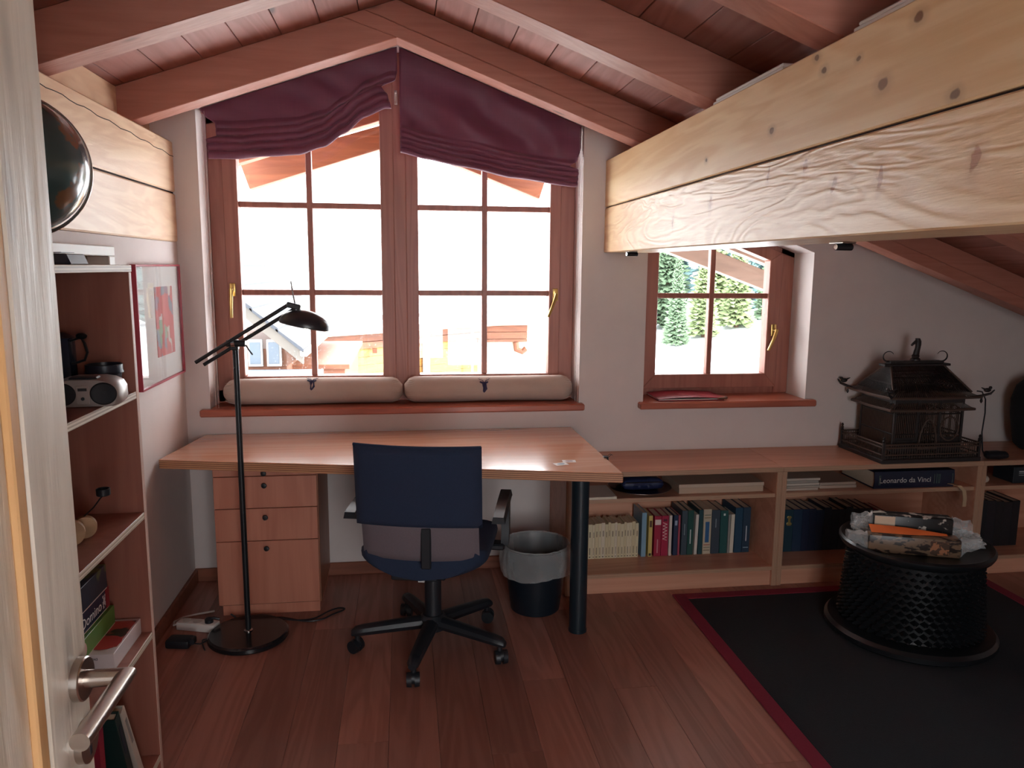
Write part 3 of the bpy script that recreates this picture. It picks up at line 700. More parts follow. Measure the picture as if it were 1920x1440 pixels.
# seat: cushion with upswept rear edge
rings = []
for i in range(17):
    v = i / 16; y = -.236 + .476 * v
    z = .452 + .025 * max(0, 1 - v / .25) ** 1.6 - .03 * max(0, (v - .85) / .15) ** 2
    ring = []
    wv = .245 * (1 - .16 * max(0, 1 - v / .16) ** 2 - .10 * max(0, (v - .88) / .12) ** 2)
    for k in range(28):
        a = 2 * PI * k / 28; c, s_ = math.cos(a), math.sin(a)
        sx = math.copysign(abs(c) ** .45, c); sz = math.copysign(abs(s_) ** .6, s_)
        lift = .012 * abs(sx) ** 3 * max(0, 1 - v / .5)
        ring.append(Vector((wv * sx, y - .02 * (1 - sx * sx) * max(0, 1 - v / .3), z + .042 * sz + lift - (.045 * (1 - abs(sx) ** 2) if s_ < 0 else 0))))
    rings.append(ring)
b_ = MB(); b_.loft(rings); b_.build('seat', FABRIC, t, 60)
for s in (-1, 1):
    b_ = MB(); x = s * .285
    b_.loft([[Vector((x + dx, y, z + dz)) for dx, dz in ((-.026, -.012), (-.020, .014), (.020, .014), (.026, -.012))] for y, z in ((-.175, .606), (-.15, .612), (0, .626), (.105, .632), (.135, .625))])
    ar = b_.build('armrest', BLACK, t, 30)
    b_ = MB(); b_.loft([[Vector((x + dx, y + dy, z)) for dx, dy in ((-.016, -.026), (.016, -.026), (.016, .026), (-.016, .026))] for y, z in ((.115, .625), (.128, .56), (.125, .47), (.10, .42))]); b_.build('armrest_post', BLACK, ar, 30)
    b_ = MB(); b_.box(min(x, s * .10), max(x, s * .10), .06, .125, .40, .425, .006); b_.build('armrest_bracket', BLACK, ar)
b_ = MB(); b_.box(-.11, .075, -.12, .12, .335, .400, .008); b_.box(-.13, .05, -.17, -.02, .352, .372, .004); b_.build('tilt_mechanism', BLACK, t)
b_ = MB(); b_.box(-.022, .002, -.1805, -.1700, .353, .362); b_.build('white_tag', WHITEP, t, 0)
b_ = MB(); b_.cyl((0, 0, .075), (0, 0, .335), .034, n=24); b_.build('gas_column', BLACK, t)
b_ = MB(); b_.lathe([(.030, .075), (.050, .082), (.055, .13), (.042, .145)], n=24); b_.build('hub', BLACK, t)
for k in range(5):
    a = math.radians(-106 + 13 + 72 * k); dx, dy = math.cos(a), math.sin(a)
    b_ = MB(); rg = []
    for q, z, w, h in ((.03, .112, .034, .028), (.15, .104, .030, .026), (.28, .094, .026, .023), (.312, .090, .024, .021), (.330, .084, .014, .012)):
        rg.append([Vector((q * dx - dy * w * cc, q * dy + dx * w * cc, z + h * ss)) for cc, ss in [(math.cos(j * PI / 5), math.sin(j * PI / 5)) for j in range(10)]])
    b_.loft(rg); b_.cyl((.306 * dx, .306 * dy, .050), (.306 * dx, .306 * dy, .092), .011, n=12); lg = b_.build('base_leg', BLACK, t)
    ca = a + random.uniform(-1, 1); cx, cy = .313 * dx, .313 * dy; ex, ey = math.cos(ca), math.sin(ca)
    b_ = MB()
    for s in (-1, 1):
        p = Vector((cx, cy, .0285)); ax = Vector((-ey, ex, 0))
        b_.cyl(p + ax * s * .006, p + ax * s * .024, .028, .026, n=20)
    cs = b_.build('caster', BLACK, lg)
    b_ = MB(); b_.cyl(Vector((cx, cy, .034)) - Vector((-ey, ex, 0)) * .025, Vector((cx, cy, .034)) + Vector((-ey, ex, 0)) * .025, .022, n=16); b_.xf(Matrix.Identity(4)); b_.build('caster_hood', BLACK, lg)

# ------------------------------------------------------------------ waste bin
t = thing('waste_bin', 'tall black waste bin with a white plastic liner under the desk', 'bin', (.578, 3.305, 0))
b_ = MB(); b_.lathe([(.108, 0), (.112, .004), (.150, .300), (.154, .304), (.150, .308), (.147, .300), (.109, .010), (.02, .008)], n=48, cap=True); b_.build('body', plain('bin_black', '#101a24', .4), t)
def film():
    n = NT('plastic_film'); t_ = n.t; tr = n.nd('ShaderNodeBsdfTransparent'); n.base(hexc('#dfe2e2')); n.rough(.25)
    mx = n.nd('ShaderNodeMixShader'); lw = n.nd('ShaderNodeLayerWeight'); lw.inputs[0].default_value = .35; f = n.noise(n.coords((9, 9, 9)), 1, 3); n.ln(n.math('ADD', n.math('MULTIPLY_ADD', f, .22, .12), n.math('MULTIPLY', lw.outputs['Facing'], .45), clamp=True), mx.inputs[0]); n.ln(tr.outputs[0], mx.inputs[1]); n.ln(n.b.outputs[0], mx.inputs[2]); n.ln(mx.outputs[0], n.out.inputs[0])
    n.bump(n.noise(n.coords((40, 40, 40)), 1, 4), .6, .01); return n.m
FILM = film()
def Pl(u, v):
    a = 2 * PI * u; s = v
    w = noise.noise(Vector((math.cos(a) * 2.2, math.sin(a) * 2.2, v * 3)))
    if v < .3: k = v / .3; r, z = .124 + .019 * k, .18 + .125 * k
    elif v < .42: k = (v - .3) / .12; r, z = .143 + .017 * k, .305 + .010 * math.sin(PI * k)
    else: k = (v - .42) / .58; r, z = .160 - .004 * k + .006 * math.sin(k * 3), .305 - k * (.125 + .018 * noise.noise(Vector((math.cos(a) * 1.2, math.sin(a) * 1.2, 4))))
    r += .004 * w + .0025 * math.sin(a * 17 + 5 * w) * (1 if v > .2 else .3)
    return Vector((r * math.cos(a), r * math.sin(a), z))
b_ = MB(); b_.grid(Pl, 90, 26); bmesh.ops.remove_doubles(b_.bm, verts=b_.bm.verts[:], dist=.0003); b_.build('liner', FILM, t, 60)
# ------------------------------------------------------------------ low shelf units along the back wall
def shelf_unit(label, x0, x1):
    t = thing('shelf_unit', label, 'shelf', (x0, 3.6, 0), group='low shelf units along the back wall'); o = Vector(t.location)
    e = .0006; a, c = x0 + e, x1 - e
    def B(*q): return MB(o).box(*q)
    pk = lambda p: 1 if p.normal.y < -.7 else 0
    B(a, c, 3.392, 3.798, .580, .605, .0015).build('top', [SHELFW, PLY_S], t, 0, pick=pk)
    B(a, a + .025, 3.400, 3.797, 0, .5795, .001).build('side_panel', [SHELFW, PLY_SV], t, 0, pick=pk); B(c - .025, c, 3.400, 3.797, 0, .5795, .001).build('side_panel', [SHELFW, PLY_SV], t, 0, pick=pk)
    B(a + .0255, c - .0255, 3.786, 3.797, .08, .5795).build('back_panel', SHELFW, t, 0)
    B(a + .0255, c - .0255, 3.410, 3.785, .450, .470, .001).build('shelf', [SHELFW, PLY_S], t, 0, pick=pk)
    B(a + .0255, c - .0255, 3.402, 3.785, .080, .100, .001).build('bottom_board', [SHELFW, PLY_S], t, 0, pick=pk)
    B(a + .0255, c - .0255, 3.412, 3.430, .0, .0795, .001).build('plinth', SHELFW, t, 0)
    return t
shelf_unit('low beech shelf unit beside the desk leg, holding a row of cream paperbacks', .735, 1.803)
shelf_unit('low beech shelf unit under the bird cage, holding the big art book', 1.803, 2.871)
shelf_unit('low beech shelf unit at the far right, behind the carved stool', 2.871, 3.600)

PAGES = plain('book_pages', '#cfc3ae', .85, var=.1, vs_=120)
def cov(hx): return plain('cover_' + hx.lstrip('#'), hx, .5)
def book(x, w, h, d, ys, z0, hx, label, group, lean=0, deco=None):
    """upright book, spine facing the room at y = ys"""
    t = thing('book', label, 'book', (x, ys, z0), group=group)
    cb = .0018 if w < .02 else .003
    b_ = MB(); b_.box(0, w, 0, cb, 0, h, .0006); b_.box(0, cb, cb, d, 0, h); b_.box(w - cb, w, cb, d, 0, h); b_.build('cover', cov(hx), t, 0)
    b_ = MB(); b_.box(cb, w - cb, cb, d - .003, .002, h - .003); b_.build('pages', PAGES, t, 0)
    if deco:
        for (z, hh, frac, dh) in deco:
            b_ = MB(); b_.box(w * (.5 - frac / 2), w * (.5 + frac / 2), -.0006, .0002, h * z, h * (z + hh)); b_.build('spine_print', cov(dh), t, 0)
    t.rotation_euler = (0, lean, 0)
    return t
# cream paperbacks
ORD = 'first second third fourth fifth sixth seventh eighth ninth tenth eleventh twelfth thirteenth fourteenth fifteenth sixteenth seventeenth'.split()
x = .892; n_ = 0; gl = 'cream paperbacks beside the blue book'
widths = [.026, .012, .019, .015, .018, .016, .014, .020, .013, .017, .018, .013, .016, .012, .019, .016, .014]
for w in widths:
    if x + w > 1.166: break
    h = random.uniform(.177, .189)
    book(x, w - .0006, h, .115, 3.60, .1, random.choice(('#d2c7a6', '#d6cbad', '#cdc09c', '#d3c8b2')), ORD[n_] + ' slim cream paperback from the desk leg on the lower shelf', gl,
         deco=[(.62, .16, .22, '#6d6152'), (.12, .20, .2, '#7d7160'), (.04, .03, .35, '#5d5348')])
    x += w; n_ += 1
R1 = 'mixed books on the lower shelf beside the paperbacks'
book(1.172, .024, .232, .15, 3.60, .1, '#7fa0b4', 'pale blue hardback standing at the end of the cream paperbacks', R1)
book(1.208, .020, .215, .13, 3.60, .1, '#c8b46a', 'mustard yellow paperback between the pale blue book and the red books', R1, deco=[(.72, .16, .6, '#5a3a2a'), (.02, .06, .6, '#3a2a20')])
book(1.238, .036, .212, .13, 3.60, .1, '#9c1f3d', 'crimson book with a white label near the top of its spine', R1, deco=[(.78, .13, .85, '#e0cfc8'), (.08, .34, .16, '#c98a92')])
bk = book(1.276, .036, .212, .13, 3.60, .1, '#a01c40', 'crimson book with tall white zigzag lettering down its spine', R1, deco=[(.86, .06, .55, '#5a1430')])
b_ = MB()
zz = [(.006 + (.022 if i % 2 else 0), .176 - i * .0085) for i in range(12)]
for (a, c), (e, f) in zip(zz, zz[1:]): b_.tube([(a, -.0004, c), (e, -.0004, f)], .0014, 4)
b_.build('spine_lettering', cov('#e6d9d2'), bk, 0)
book(1.316, .014, .212, .13, 3.60, .1, '#cfc4ba', 'thin white paperback just right of the crimson books', R1)
book(1.340, .022, .212, .14, 3.60, .1, '#27324f', 'navy paperback with a pale figure at the top of its spine', R1, deco=[(.75, .12, .6, '#9aa3b8')])
book(1.364, .010, .212, .14, 3.60, .1, '#a4485a', 'thin rose red paperback beside the navy one', R1)
book(1.382, .030, .235, .16, 3.60, .1, '#3c4852', 'slate grey hardback left of the green one', R1, deco=[(.45, .25, .1, '#97a4aa')])
book(1.414, .030, .235, .16, 3.60, .1, '#1f4a44', 'dark green hardback with white lettering low on its spine', R1, deco=[(.25, .32, .18, '#c8d2d0')])
book(1.452, .015, .212, .13, 3.60, .1, '#d0c9c0', 'thin white paperback wedged among the dark green books', R1, lean=.02)
book(1.472, .022, .236, .16, 3.60, .1, '#1d4248', 'dark teal hardback left of the patterned spine', R1)
book(1.497, .042, .238, .17, 3.60, .1, '#b9ae98', 'thick book with a tiled pattern and blue panel on its spine', R1, deco=[(.26, .46, .5, '#2c5d8c'), (.86, .02, .8, '#6f7a6a'), (.80, .02, .8, '#8a7a5a'), (.20, .015, .8, '#9a4a3a'), (.14, .015, .8, '#6f7a6a'), (.08, .015, .8, '#7a6a5a')])
book(1.541, .044, .232, .17, 3.60, .1, '#35404c', 'thick slate book with faint lettering right of the tiled spine', R1, deco=[(.6, .2, .12, '#7d8890')])
book(1.588, .040, .228, .17, 3.60, .1, '#1d4f4e', 'teal hardback with a small white dot at the top', R1, deco=[(.88, .05, .25, '#d5dcd8')])
book(1.631, .010, .205, .13, 3.60, .1, '#8c8a86', 'very thin grey booklet beside the tall white paperback', R1)
book(1.643, .019, .206, .13, 3.60, .1, '#cfc8b8', 'white paperback standing among teal books near the divider', R1, lean=.012)
book(1.667, .040, .240, .17, 3.60, .1, '#1b3f57', 'dark petrol blue hardback near the divider', R1)
book(1.709, .040, .240, .17, 3.60, .1, '#20364a', 'dark navy hardback with white lettering, last before the divider', R1, deco=[(.25, .34, .13, '#b9c4cc'), (.1, .02, .7, '#8fa0ac')])
R2 = 'dark volumes behind the stool'
x = 1.838
for i, w in enumerate((.045, .045, .045, .050, .038, .038, .045, .040, .042, .038, .040, .036, .034, .040)):
    hx = ('#173a46', '#163845', '#15323f', '#172c44', '#141f3a', '#141f38', '#16233c', '#1a2030', '#171c2c', '#1a1e2a', '#18202a', '#1c1d24', '#1a1a20', '#201a1e')[i]
    lb_ = ORD[i] + ' dark hardback right of the divider in the row behind the stool'
    bb = book(x, w - .001, (.226 if i < 6 else .218) + (.012 if i in (7, 10) else 0), .17, 3.58, .1, hx, lb_, R2, deco=[(.66, .03, .7, '#6c8590'), (.60, .02, .6, '#5a7078')] if i in (0, 1) else None)
    if i == 2:
        bb['label'] = 'dark teal hardback with a gold ornament on its spine'
        b_ = MB(); b_.ball((.022, -.001, .185), .013, 6, (1, .1, .7)); b_.ball((.022, -.001, .150), .015, 6, (1, .1, .7)); b_.box(.016, .028, -.0015, .0005, .155, .18); b_.build('gold_ornament', plain('dull_gold', '#a38d55', .4, .6), bb)
    x += w
book(2.455, .03, .20, .15, 3.58, .1, '#8f2436', 'dark red paperback at the right end of the dark row', R2)
R3 = 'books at the far right'
book(2.905, .030, .225, .16, 3.55, .1, '#6f716c', 'pale grey book at the left end of the far right row', R3)
x = 2.940
for i, w in enumerate((.05, .045, .05, .045, .05, .045)):
    book(x, w - .001, (.25, .255, .25, .245, .24, .245, .25)[i], .19, 3.53, .1, ('#161c24', '#14181f', '#181a22', '#15171c', '#191a20', '#14161c', '#17181e')[i], ORD[i] + ' black hardback right of the grey book at the far right'  , R3); x += w

# lying things on the middle shelves
t = thing('art_book', 'huge navy art book lying flat with white serif title on its spine', 'book', (2.52, 3.42, .4705))
b_ = MB(); W2 = .218
b_.box(-W2, W2, .004, .30, 0, .005, .001); b_.box(-W2, W2, .004, .30, .082, .087, .001)
b_.loft([[Vector((xx, .006 - .006 * math.sin(PI * k / 8), .087 * k / 8)) for k in range(9)] + [Vector((xx, .012 - .006 * math.sin(PI * k / 8), .087 * k / 8)) for k in range(8, -1, -1)] for xx in (-W2, W2)])
b_.build('cover', plain('navy_cloth', '#141c34', .5), t, 40)
b_ = MB(); b_.loft([[Vector((xx, y, z)) for y, z in ((.013, .0052), (.295, .0052), (.295, .0818), (.013, .0818))] for xx in (-W2 + .006, W2 - .006)]); b_.build('pages', PAGES, t, 0)
MT = Matrix.Translation((-.052, -.0008, .041)) @ Matrix.Rotation(PI / 2, 4, 'X')
text('spine_title', 'Leonardo da Vinci', .038, plain('title_white', '#d6d3cf', .6), t, MT)
b_ = MB()
for xx in (-.195, -.188, .105, .118, .128, .135, .205): b_.box(xx, xx + .002, -.0015, .003, .02, .068)
b_.build('spine_bands', plain('dull_green_print', '#566a62', .5), t, 0)
def magazine(label, x0, x1, y0, z, h, hx, rz, grp):
    t = thing('magazine', label, 'magazine', ((x0 + x1) / 2, y0, z), rz, grp); hw = (x1 - x0) / 2
    b_ = MB(); b_.box(-hw, hw, 0, .24, 0, .0012); b_.box(-hw, hw, 0, .24, h - .0012, h); b_.box(-hw, hw, 0, .002, 0, h, .0005); b_.build('cover', plain('mag' + hx, hx, .35), t, 0)
    b_ = MB(); b_.box(-hw + .001, hw - .001, .002, .239, .0012, h - .0012); b_.build('pages', PAGES, t, 0)
for i in range(5):
    magazine(('bottom', 'second from the bottom', 'middle', 'second from the top', 'topmost')[i] + ' magazine of the taller pile left of the art book', 1.848 + .003 * (i % 2), 2.016 + .004 * ((i * 2) % 3), 3.44, .4703 + i * .0125, .012, ('#b5aa9e', '#a59a8e', '#c0b6aa', '#9a948c', '#b8aca0')[i], 0, 'pile of magazines')
for i in range(2):
    magazine(('lower', 'upper')[i] + ' magazine of the low curling pile beside the art book', 2.036, 2.232 - .004 * i, 3.46, .4703 + i * .0155, .015, ('#b8a99a', '#a8988a')[i], 0, 'pile of magazines')
t = thing('cardboard_box', 'flat long beige box on the shelf above the dark green books', 'box', (1.518, 3.45, .4703))
b_ = MB(); b_.box(-.215, .215, 0, .26, 0, .030, .001); b_.build('tray', plain('beige_card', '#b09a86', .7), t, 0)
b_ = MB(); b_.box(-.217, .217, -.002, .262, .0302, .047, .001); b_.build('lid', plain('beige_card_lid', '#b9a492', .7), t, 0)
t = thing('tray', 'round black tray with a bright rim sticking out of the shelf by the desk', 'tray', (1.140, 3.565, .4703))
b_ = MB(); b_.lathe([(.10, 0), (.12, .003), (.153, .012), (.156, .013), (.152, .015), (.115, .006), (.01, .005)], n=56); b_.build('dish', plain('tray_black', '#151a2a', .3), t)
b_ = MB(); b_.tube([(.1555 * math.cos(2 * PI * i / 64), .1555 * math.sin(2 * PI * i / 64), .0145) for i in range(65)], .0016, 6, cap=False); b_.build('rim', STEEL, t)
t = thing('pouch', 'dark blue folded pouch lying on the round black tray', 'pouch', (1.142, 3.57, .4772))
def Pp(sg):
    def f(u, v):
        e = min(min(u, 1 - u) * 6, min(v, 1 - v) * 6, 1); bul = math.sqrt(max(0, 1 - (1 - e) ** 2))
        return Vector((-.105 + .21 * u, -.07 + .15 * v, .028 + sg * .027 * bul + .006 * noise.noise(Vector((u * 5, v * 5, sg)))))
    return f
b_ = MB(); b_.grid(Pp(-1), 18, 14); b_.grid(Pp(1), 18, 14); bmesh.ops.remove_doubles(b_.bm, verts=b_.bm.verts[:], dist=.002); b_.build('bag', plain('navy_nylon', '#23294a', .5, var=.2, vs_=40), t, 60)
b_ = MB(); b_.tube([(-.09, -.066, .04), (0, -.073, .042), (.09, -.066, .04)], .0025, 6); b_.build('zip', STEEL, t)
t = thing('booklet', 'thin white booklet jutting over the shelf edge behind the desk leg', 'booklet', (.910, 3.405, .4703))
b_ = MB(); b_.box(-.072, .072, 0, .2, 0, .0012); b_.box(-.072, .072, 0, .2, .0098, .011); b_.build('cover', plain('booklet_white', '#ddd8cf', .5), t, 0); b_ = MB(); b_.box(-.071, .071, .001, .199, .0012, .0098); b_.build('pages', PAGES, t, 0)
t = thing('strap', 'curved pale strap hanging over the shelf edge right of the art book', 'strap', (2.745, 3.44, .4705))
pth = [(-.04, .04, .004), (-.03, -.03, .016), (-.012, -.062, .014), (.008, -.074, -.01), (.016, -.074, -.05), (.015, -.074, -.09)]
b_ = MB(); b_.loft([[Vector(p) + Vector(q) for q in ((-.010, 0, .0), (.010, 0, .0), (.010, -.002, .003), (-.010, -.002, .003))] for p in pth]); b_.build('band', plain('pale_horn', '#b39a7c', .35), t, 40)
b_ = MB(); b_.cyl((-.04, .04, .002), (-.04, .055, .002), .0024, n=8); b_.build('stud', STEEL, t)
t = thing('cork_roll', 'small white roll on the far right shelf beside the side panel', 'roll', (2.93, 3.46, .4705), .5)
b_ = MB(); b_.cyl((-.03, 0, .018), (.03, 0, .018), .018, n=20); b_.build('roll', plain('cream_roll', '#cfc4b4', .6), t); b_ = MB(); b_.cyl((-.0305, 0, .018), (.0305, 0, .018), .006, n=12); b_.build('core', BLACK, t)
t = thing('dvd_box', 'dark box with pale lettering at the far right end of the shelf', 'box', (3.16, 3.44, .4705))
b_ = MB(); b_.box(-.075, .12, 0, .14, 0, .085, .002); b_.build('case', plain('dark_case', '#20262c', .4), t, 0)
b_ = MB(); b_.box(-.045, .02, -.0008, .0002, .05, .054); b_.box(-.045, .03, -.0008, .0002, .04, .043); b_.box(-.045, -.005, -.0008, .0002, .058, .064); b_.build('print', plain('case_print', '#a9b0b4', .5), t, 0)

# ------------------------------------------------------------------ bird cage
CAGEW = plain('dark_stained_wood', '#231c1c', .5, var=.3, vs_=40)
CAGEL = plain('worn_stained_wood', '#4b3a32', .5, var=.3, vs_=40)
t = thing('bird_cage', 'ornate dark wooden bird cage with pagoda roof on the low shelf', 'bird cage', (2.578, 3.578, .6055), math.radians(1))
def bars(b_, p0, p1, z0, z1, step, r=.0016):
    p0, p1 = Vector(p0), Vector(p1); n = max(1, int((p1 - p0).length / step))
    for i in range(n + 1):
        p = p0.lerp(p1, i / n); b_.cyl((p.x, p.y, z0), (p.x, p.y, z1), r, n=5, cap=False)
bx, by = .272, .188
b_ = MB(); b_.box(-bx, bx, -by, by, 0, .022, .003); b_.box(-bx + .015, bx - .015, -by + .015, by - .015, .022, .03); b_.build('base_tray', CAGEW, t, 0)
fe = MB(); 
cor = [(-bx + .01, -by + .01), (bx - .01, -by + .01), (bx - .01, by - .01), (-bx + .01, by - .01)]
for i in range(4):
    a, c = cor[i], cor[(i + 1) % 4]
    for z in (.042, .078, .094): fe.tube([(a[0], a[1], z), (c[0], c[1], z)], .0042, 6)
    bars(fe, a, c, .022, .094, .013, .0016)
fe.build('fence', CAGEL, t, 0)['kind'] = 'stuff'
for a in cor:
    b_ = MB(); b_.box(a[0] - .006, a[0] + .006, a[1] - .006, a[1] + .006, .022, .105, .001); b_.lathe([(.005, .105), (.008, .112), (.004, .12), (.007, .127), (.001, .136)], (a[0], a[1], 0), 10); b_.build('fence_post', CAGEW, t)
hx_, hy_ = .185, .135
hc = [(-hx_, -hy_), (hx_, -hy_), (hx_, hy_), (-hx_, hy_)]
for a in hc + [(-.06, -hy_), (.06, -hy_)]:
    b_ = MB(); b_.box(a[0] - .006, a[0] + .006, a[1] - .006, a[1] + .006, .03, .348, .001); b_.build('post', CAGEW, t, 0)
b_ = MB()
for i in range(4): bars(b_, hc[i], hc[(i + 1) % 4], .03, .346, .0100, .0021)
b_.build('bars', CAGEL, t, 0)['kind'] = 'stuff'
for z in (.05, .135, .235, .340):
    b_ = MB()
    for i in range(4): b_.tube([(*hc[i], z), (*hc[(i + 1) % 4], z)], .0042, 6)
    b_.build('rail', CAGEW, t, 0)
for x0_, x1_ in ((-.178, -.068), (.068, .178)):
    b_ = MB(); b_.box(x0_, x1_, -hy_ - .004, -hy_ + .004, .032, .118, .001); b_.box(x0_ + .01, x1_ - .01, -hy_ - .008, -hy_ - .004, .042, .108, .002); b_.build('front_panel', CAGEW, t, 0)
for q in ((-hx_ + .007, hx_ - .007, -hy_ - .004, -hy_ + .003), (-hx_ - .004, -hx_ + .003, -hy_ + .007, hy_ - .007), (hx_ - .003, hx_ + .004, -hy_ + .007, hy_ - .007)):
    b_ = MB(); b_.box(*q, .292, .338, .001); b_.build('valance', CAGEW, t, 0)
b_ = MB(); b_.box(-hx_ + .007, hx_ - .007, hy_ - .002, hy_ + .003, .03, .335); b_.build('back_board', CAGEW, t, 0)
b_ = MB(); b_.tube([(-.05 + .1 * i / 12, -hy_ - .006, .08 + .13 * math.sin(PI * i / 12) ** .6) for i in range(13)], .005, 6); b_.box(-.055, .055, -hy_ - .012, -hy_ - .006, .058, .075, .002); b_.build('door_arch', CAGEL, t)
b_ = MB(); b_.tube([(.115 + .05 * math.cos(2 * PI * i / 24), -hy_ - .006, .16 + .06 * math.sin(2 * PI * i / 24)) for i in range(25)], .0045, 6, cap=False); b_.build('ring_hoop', CAGEL, t)
for k, (z, ex, ey) in enumerate(((.262, .228, .165), (.325, .245, .182))):
    ec = [(-ex, -ey), (ex, -ey), (ex, ey), (-ex, ey)]
    b_ = MB()
    for i in range(4): b_.tube([(ec[i][0], ec[i][1], z), ((ec[i][0] + ec[(i + 1) % 4][0]) / 2, (ec[i][1] + ec[(i + 1) % 4][1]) / 2, z - .004), (ec[(i + 1) % 4][0], ec[(i + 1) % 4][1], z)], .0075, 6)
    # sloping slats back to the cage
    for i in range(4):
        a, c = Vector(ec[i]), Vector(ec[(i + 1) % 4]); p, q = Vector(hc[i]), Vector(hc[(i + 1) % 4])
        n = int((c - a).length / .012)
        for j in range(n + 1):
            u = a.lerp(c, j / n); w = p.lerp(q, j / n); b_.tube([(u.x, u.y, z), (w.x, w.y, z + .028)], .0018, 4)
    b_.build('eave', CAGEL, t, 0)
for sx in (-1, 1):
    for sy in (-1, 1):
        b_ = MB(); ex, ey = sx * .245, sy * .182
        b_.tube([(ex * .86, ey * .86, .322), (ex, ey, .332), (ex * 1.12, ey * 1.12, .346), (ex * 1.17, ey * 1.17, .366)], [.007, .007, .006, .003], 6); cr = b_.build('upturned_corner', CAGEW, t)
        b_ = MB(); b_.ball((ex * 1.07, ey * 1.07, .362), .014, 6, (1.4, .7, .8)); b_.ball((ex * 1.07 + sx * .016, ey * 1.07, .374), .008, 5); b_.tube([(ex * 1.07 - sx * .012, ey * 1.07, .366), (ex * 1.07 - sx * .034, ey * 1.07, .375)], [.005, .002], 5); b_.build('carved_bird', CAGEW, cr)
        b_ = MB(); b_.lathe([(.002, .295), (.007, .305), (.004, .318), (.006, .325)], (ex, ey, 0), 8); b_.build('pendant', CAGEW, cr)
# steep hipped roof of slats
ra, rb, z0, z1 = .215, .15, .345, .462
rt = [(-.150, -.022), (.150, -.022), (.150, .022), (-.150, .022)]; rl = [(-ra, -rb), (ra, -rb), (ra, rb), (-ra, rb)]
for i in range(4):
    b_ = MB(); b_.tube([(*rl[i], z0), (*rt[i], z1)], .0055, 6); b_.build('roof_hip', CAGEL, t, 0)
    a, c, p, q = Vector(rl[i]), Vector(rl[(i + 1) % 4]), Vector(rt[i]), Vector(rt[(i + 1) % 4]); n = int((c - a).length / .0105)
    b_ = MB()
    for j in range(n + 1):
        u, w = a.lerp(c, j / n), p.lerp(q, j / n); b_.tube([(u.x, u.y, z0), (w.x, w.y, z1)], .0022, 4)
    for k in (.33, .7): u, w = a.lerp(p, k), c.lerp(q, k); b_.tube([(u.x, u.y, z0 + (z1 - z0) * k), (w.x, w.y, z0 + (z1 - z0) * k)], .0035, 5)
    b_.build('roof_slats', CAGEW, t, 0)['kind'] = 'stuff'
b_ = MB(); b_.box(-.185, .185, -.026, .026, z1, z1 + .012, .002); b_.box(-.150, .150, -.020, .020, z1 + .012, z1 + .026, .002); b_.build('ridge', CAGEW, t, 0)
for s in (-1, 1):
    b_ = MB(); b_.tube([(s * (.150 + .030 * math.sin(a)), 0, z1 + .048 - .026 * math.cos(a)) for a in [PI * 1.35 * i / 14 for i in range(15)]], [.0045 - .00022 * i for i in range(15)], 6); b_.build('ridge_curl', CAGEW, t)
b_ = MB(); b_.lathe([(.024, .488), (.024, .497), (.016, .504), (.019, .512), (.015, .52)], n=14)
b_.loft([[Vector((cx + w * math.cos(a * PI / 6), .011 * math.sin(a * PI / 6), z)) for a in range(12)] for cx, z, w in ((.002, .518, .017), (.004, .535, .016), (.008, .552, .014), (.010, .570, .015), (.008, .588, .016), (.004, .602, .011))])
b_.loft([[Vector((cx, .009 * math.cos(a * PI / 5), z + h * math.sin(a * PI / 5))) for a in range(10)] for cx, z, h in ((.006, .588, .012), (-.008, .583, .010), (-.020, .574, .007), (-.026, .567, .005))]); b_.build('horse_head_finial', CAGEW, t)
t = thing('charger', 'small black charger lying right of the bird cage', 'charger', (2.965, 3.435, .6055), -.1)
b_ = MB(); b_.loft([[Vector((x_, w * math.cos(a * PI / 6), max(0, .020 + h * math.sin(a * PI / 6)))) for a in range(12)] for x_, w, h in ((-.055, .012, .008), (-.045, .028, .020), (.01, .034, .022), (.05, .030, .018), (.062, .012, .008))]); b_.build('case', BLACK, t)
b_ = MB(); b_.tube([(-.04, .03, .02), (-.03, .06, .03), (-.028, .08, .12), (-.015, .09, .22), (-.02, .09, .29), (-.045, .085, .33), (-.075, .08, .335)], .0035, 6); b_.build('cable', BLACK, t)
t = thing('black_bag', 'tall rounded black shape at the right end of the low shelves', 'bag', (3.395, 3.60, .6055))
b_ = MB(); b_.loft([[Vector((rx * (1 + .05 * noise.noise(Vector((math.cos(a), math.sin(a), z * 9)))) * math.cos(a), .14 * rx / .2 * math.sin(a), z)) for a in [2 * PI * i / 28 for i in range(28)]] for z, rx in ((0, .13), (.03, .165), (.10, .185), (.18, .20), (.27, .20), (.34, .18), (.375, .14), (.39, .08))]); b_.build('body', plain('black_cloth', '#0e1014', .9, var=.3, vs_=60), t, 60)
b_ = MB(); b_.tube([(-.06, 0, .38), (-.05, 0, .43), (0, 0, .45), (.05, 0, .43), (.06, 0, .38)], .008, 8); b_.build('carry_loop', CACHE['black_cloth'], t)

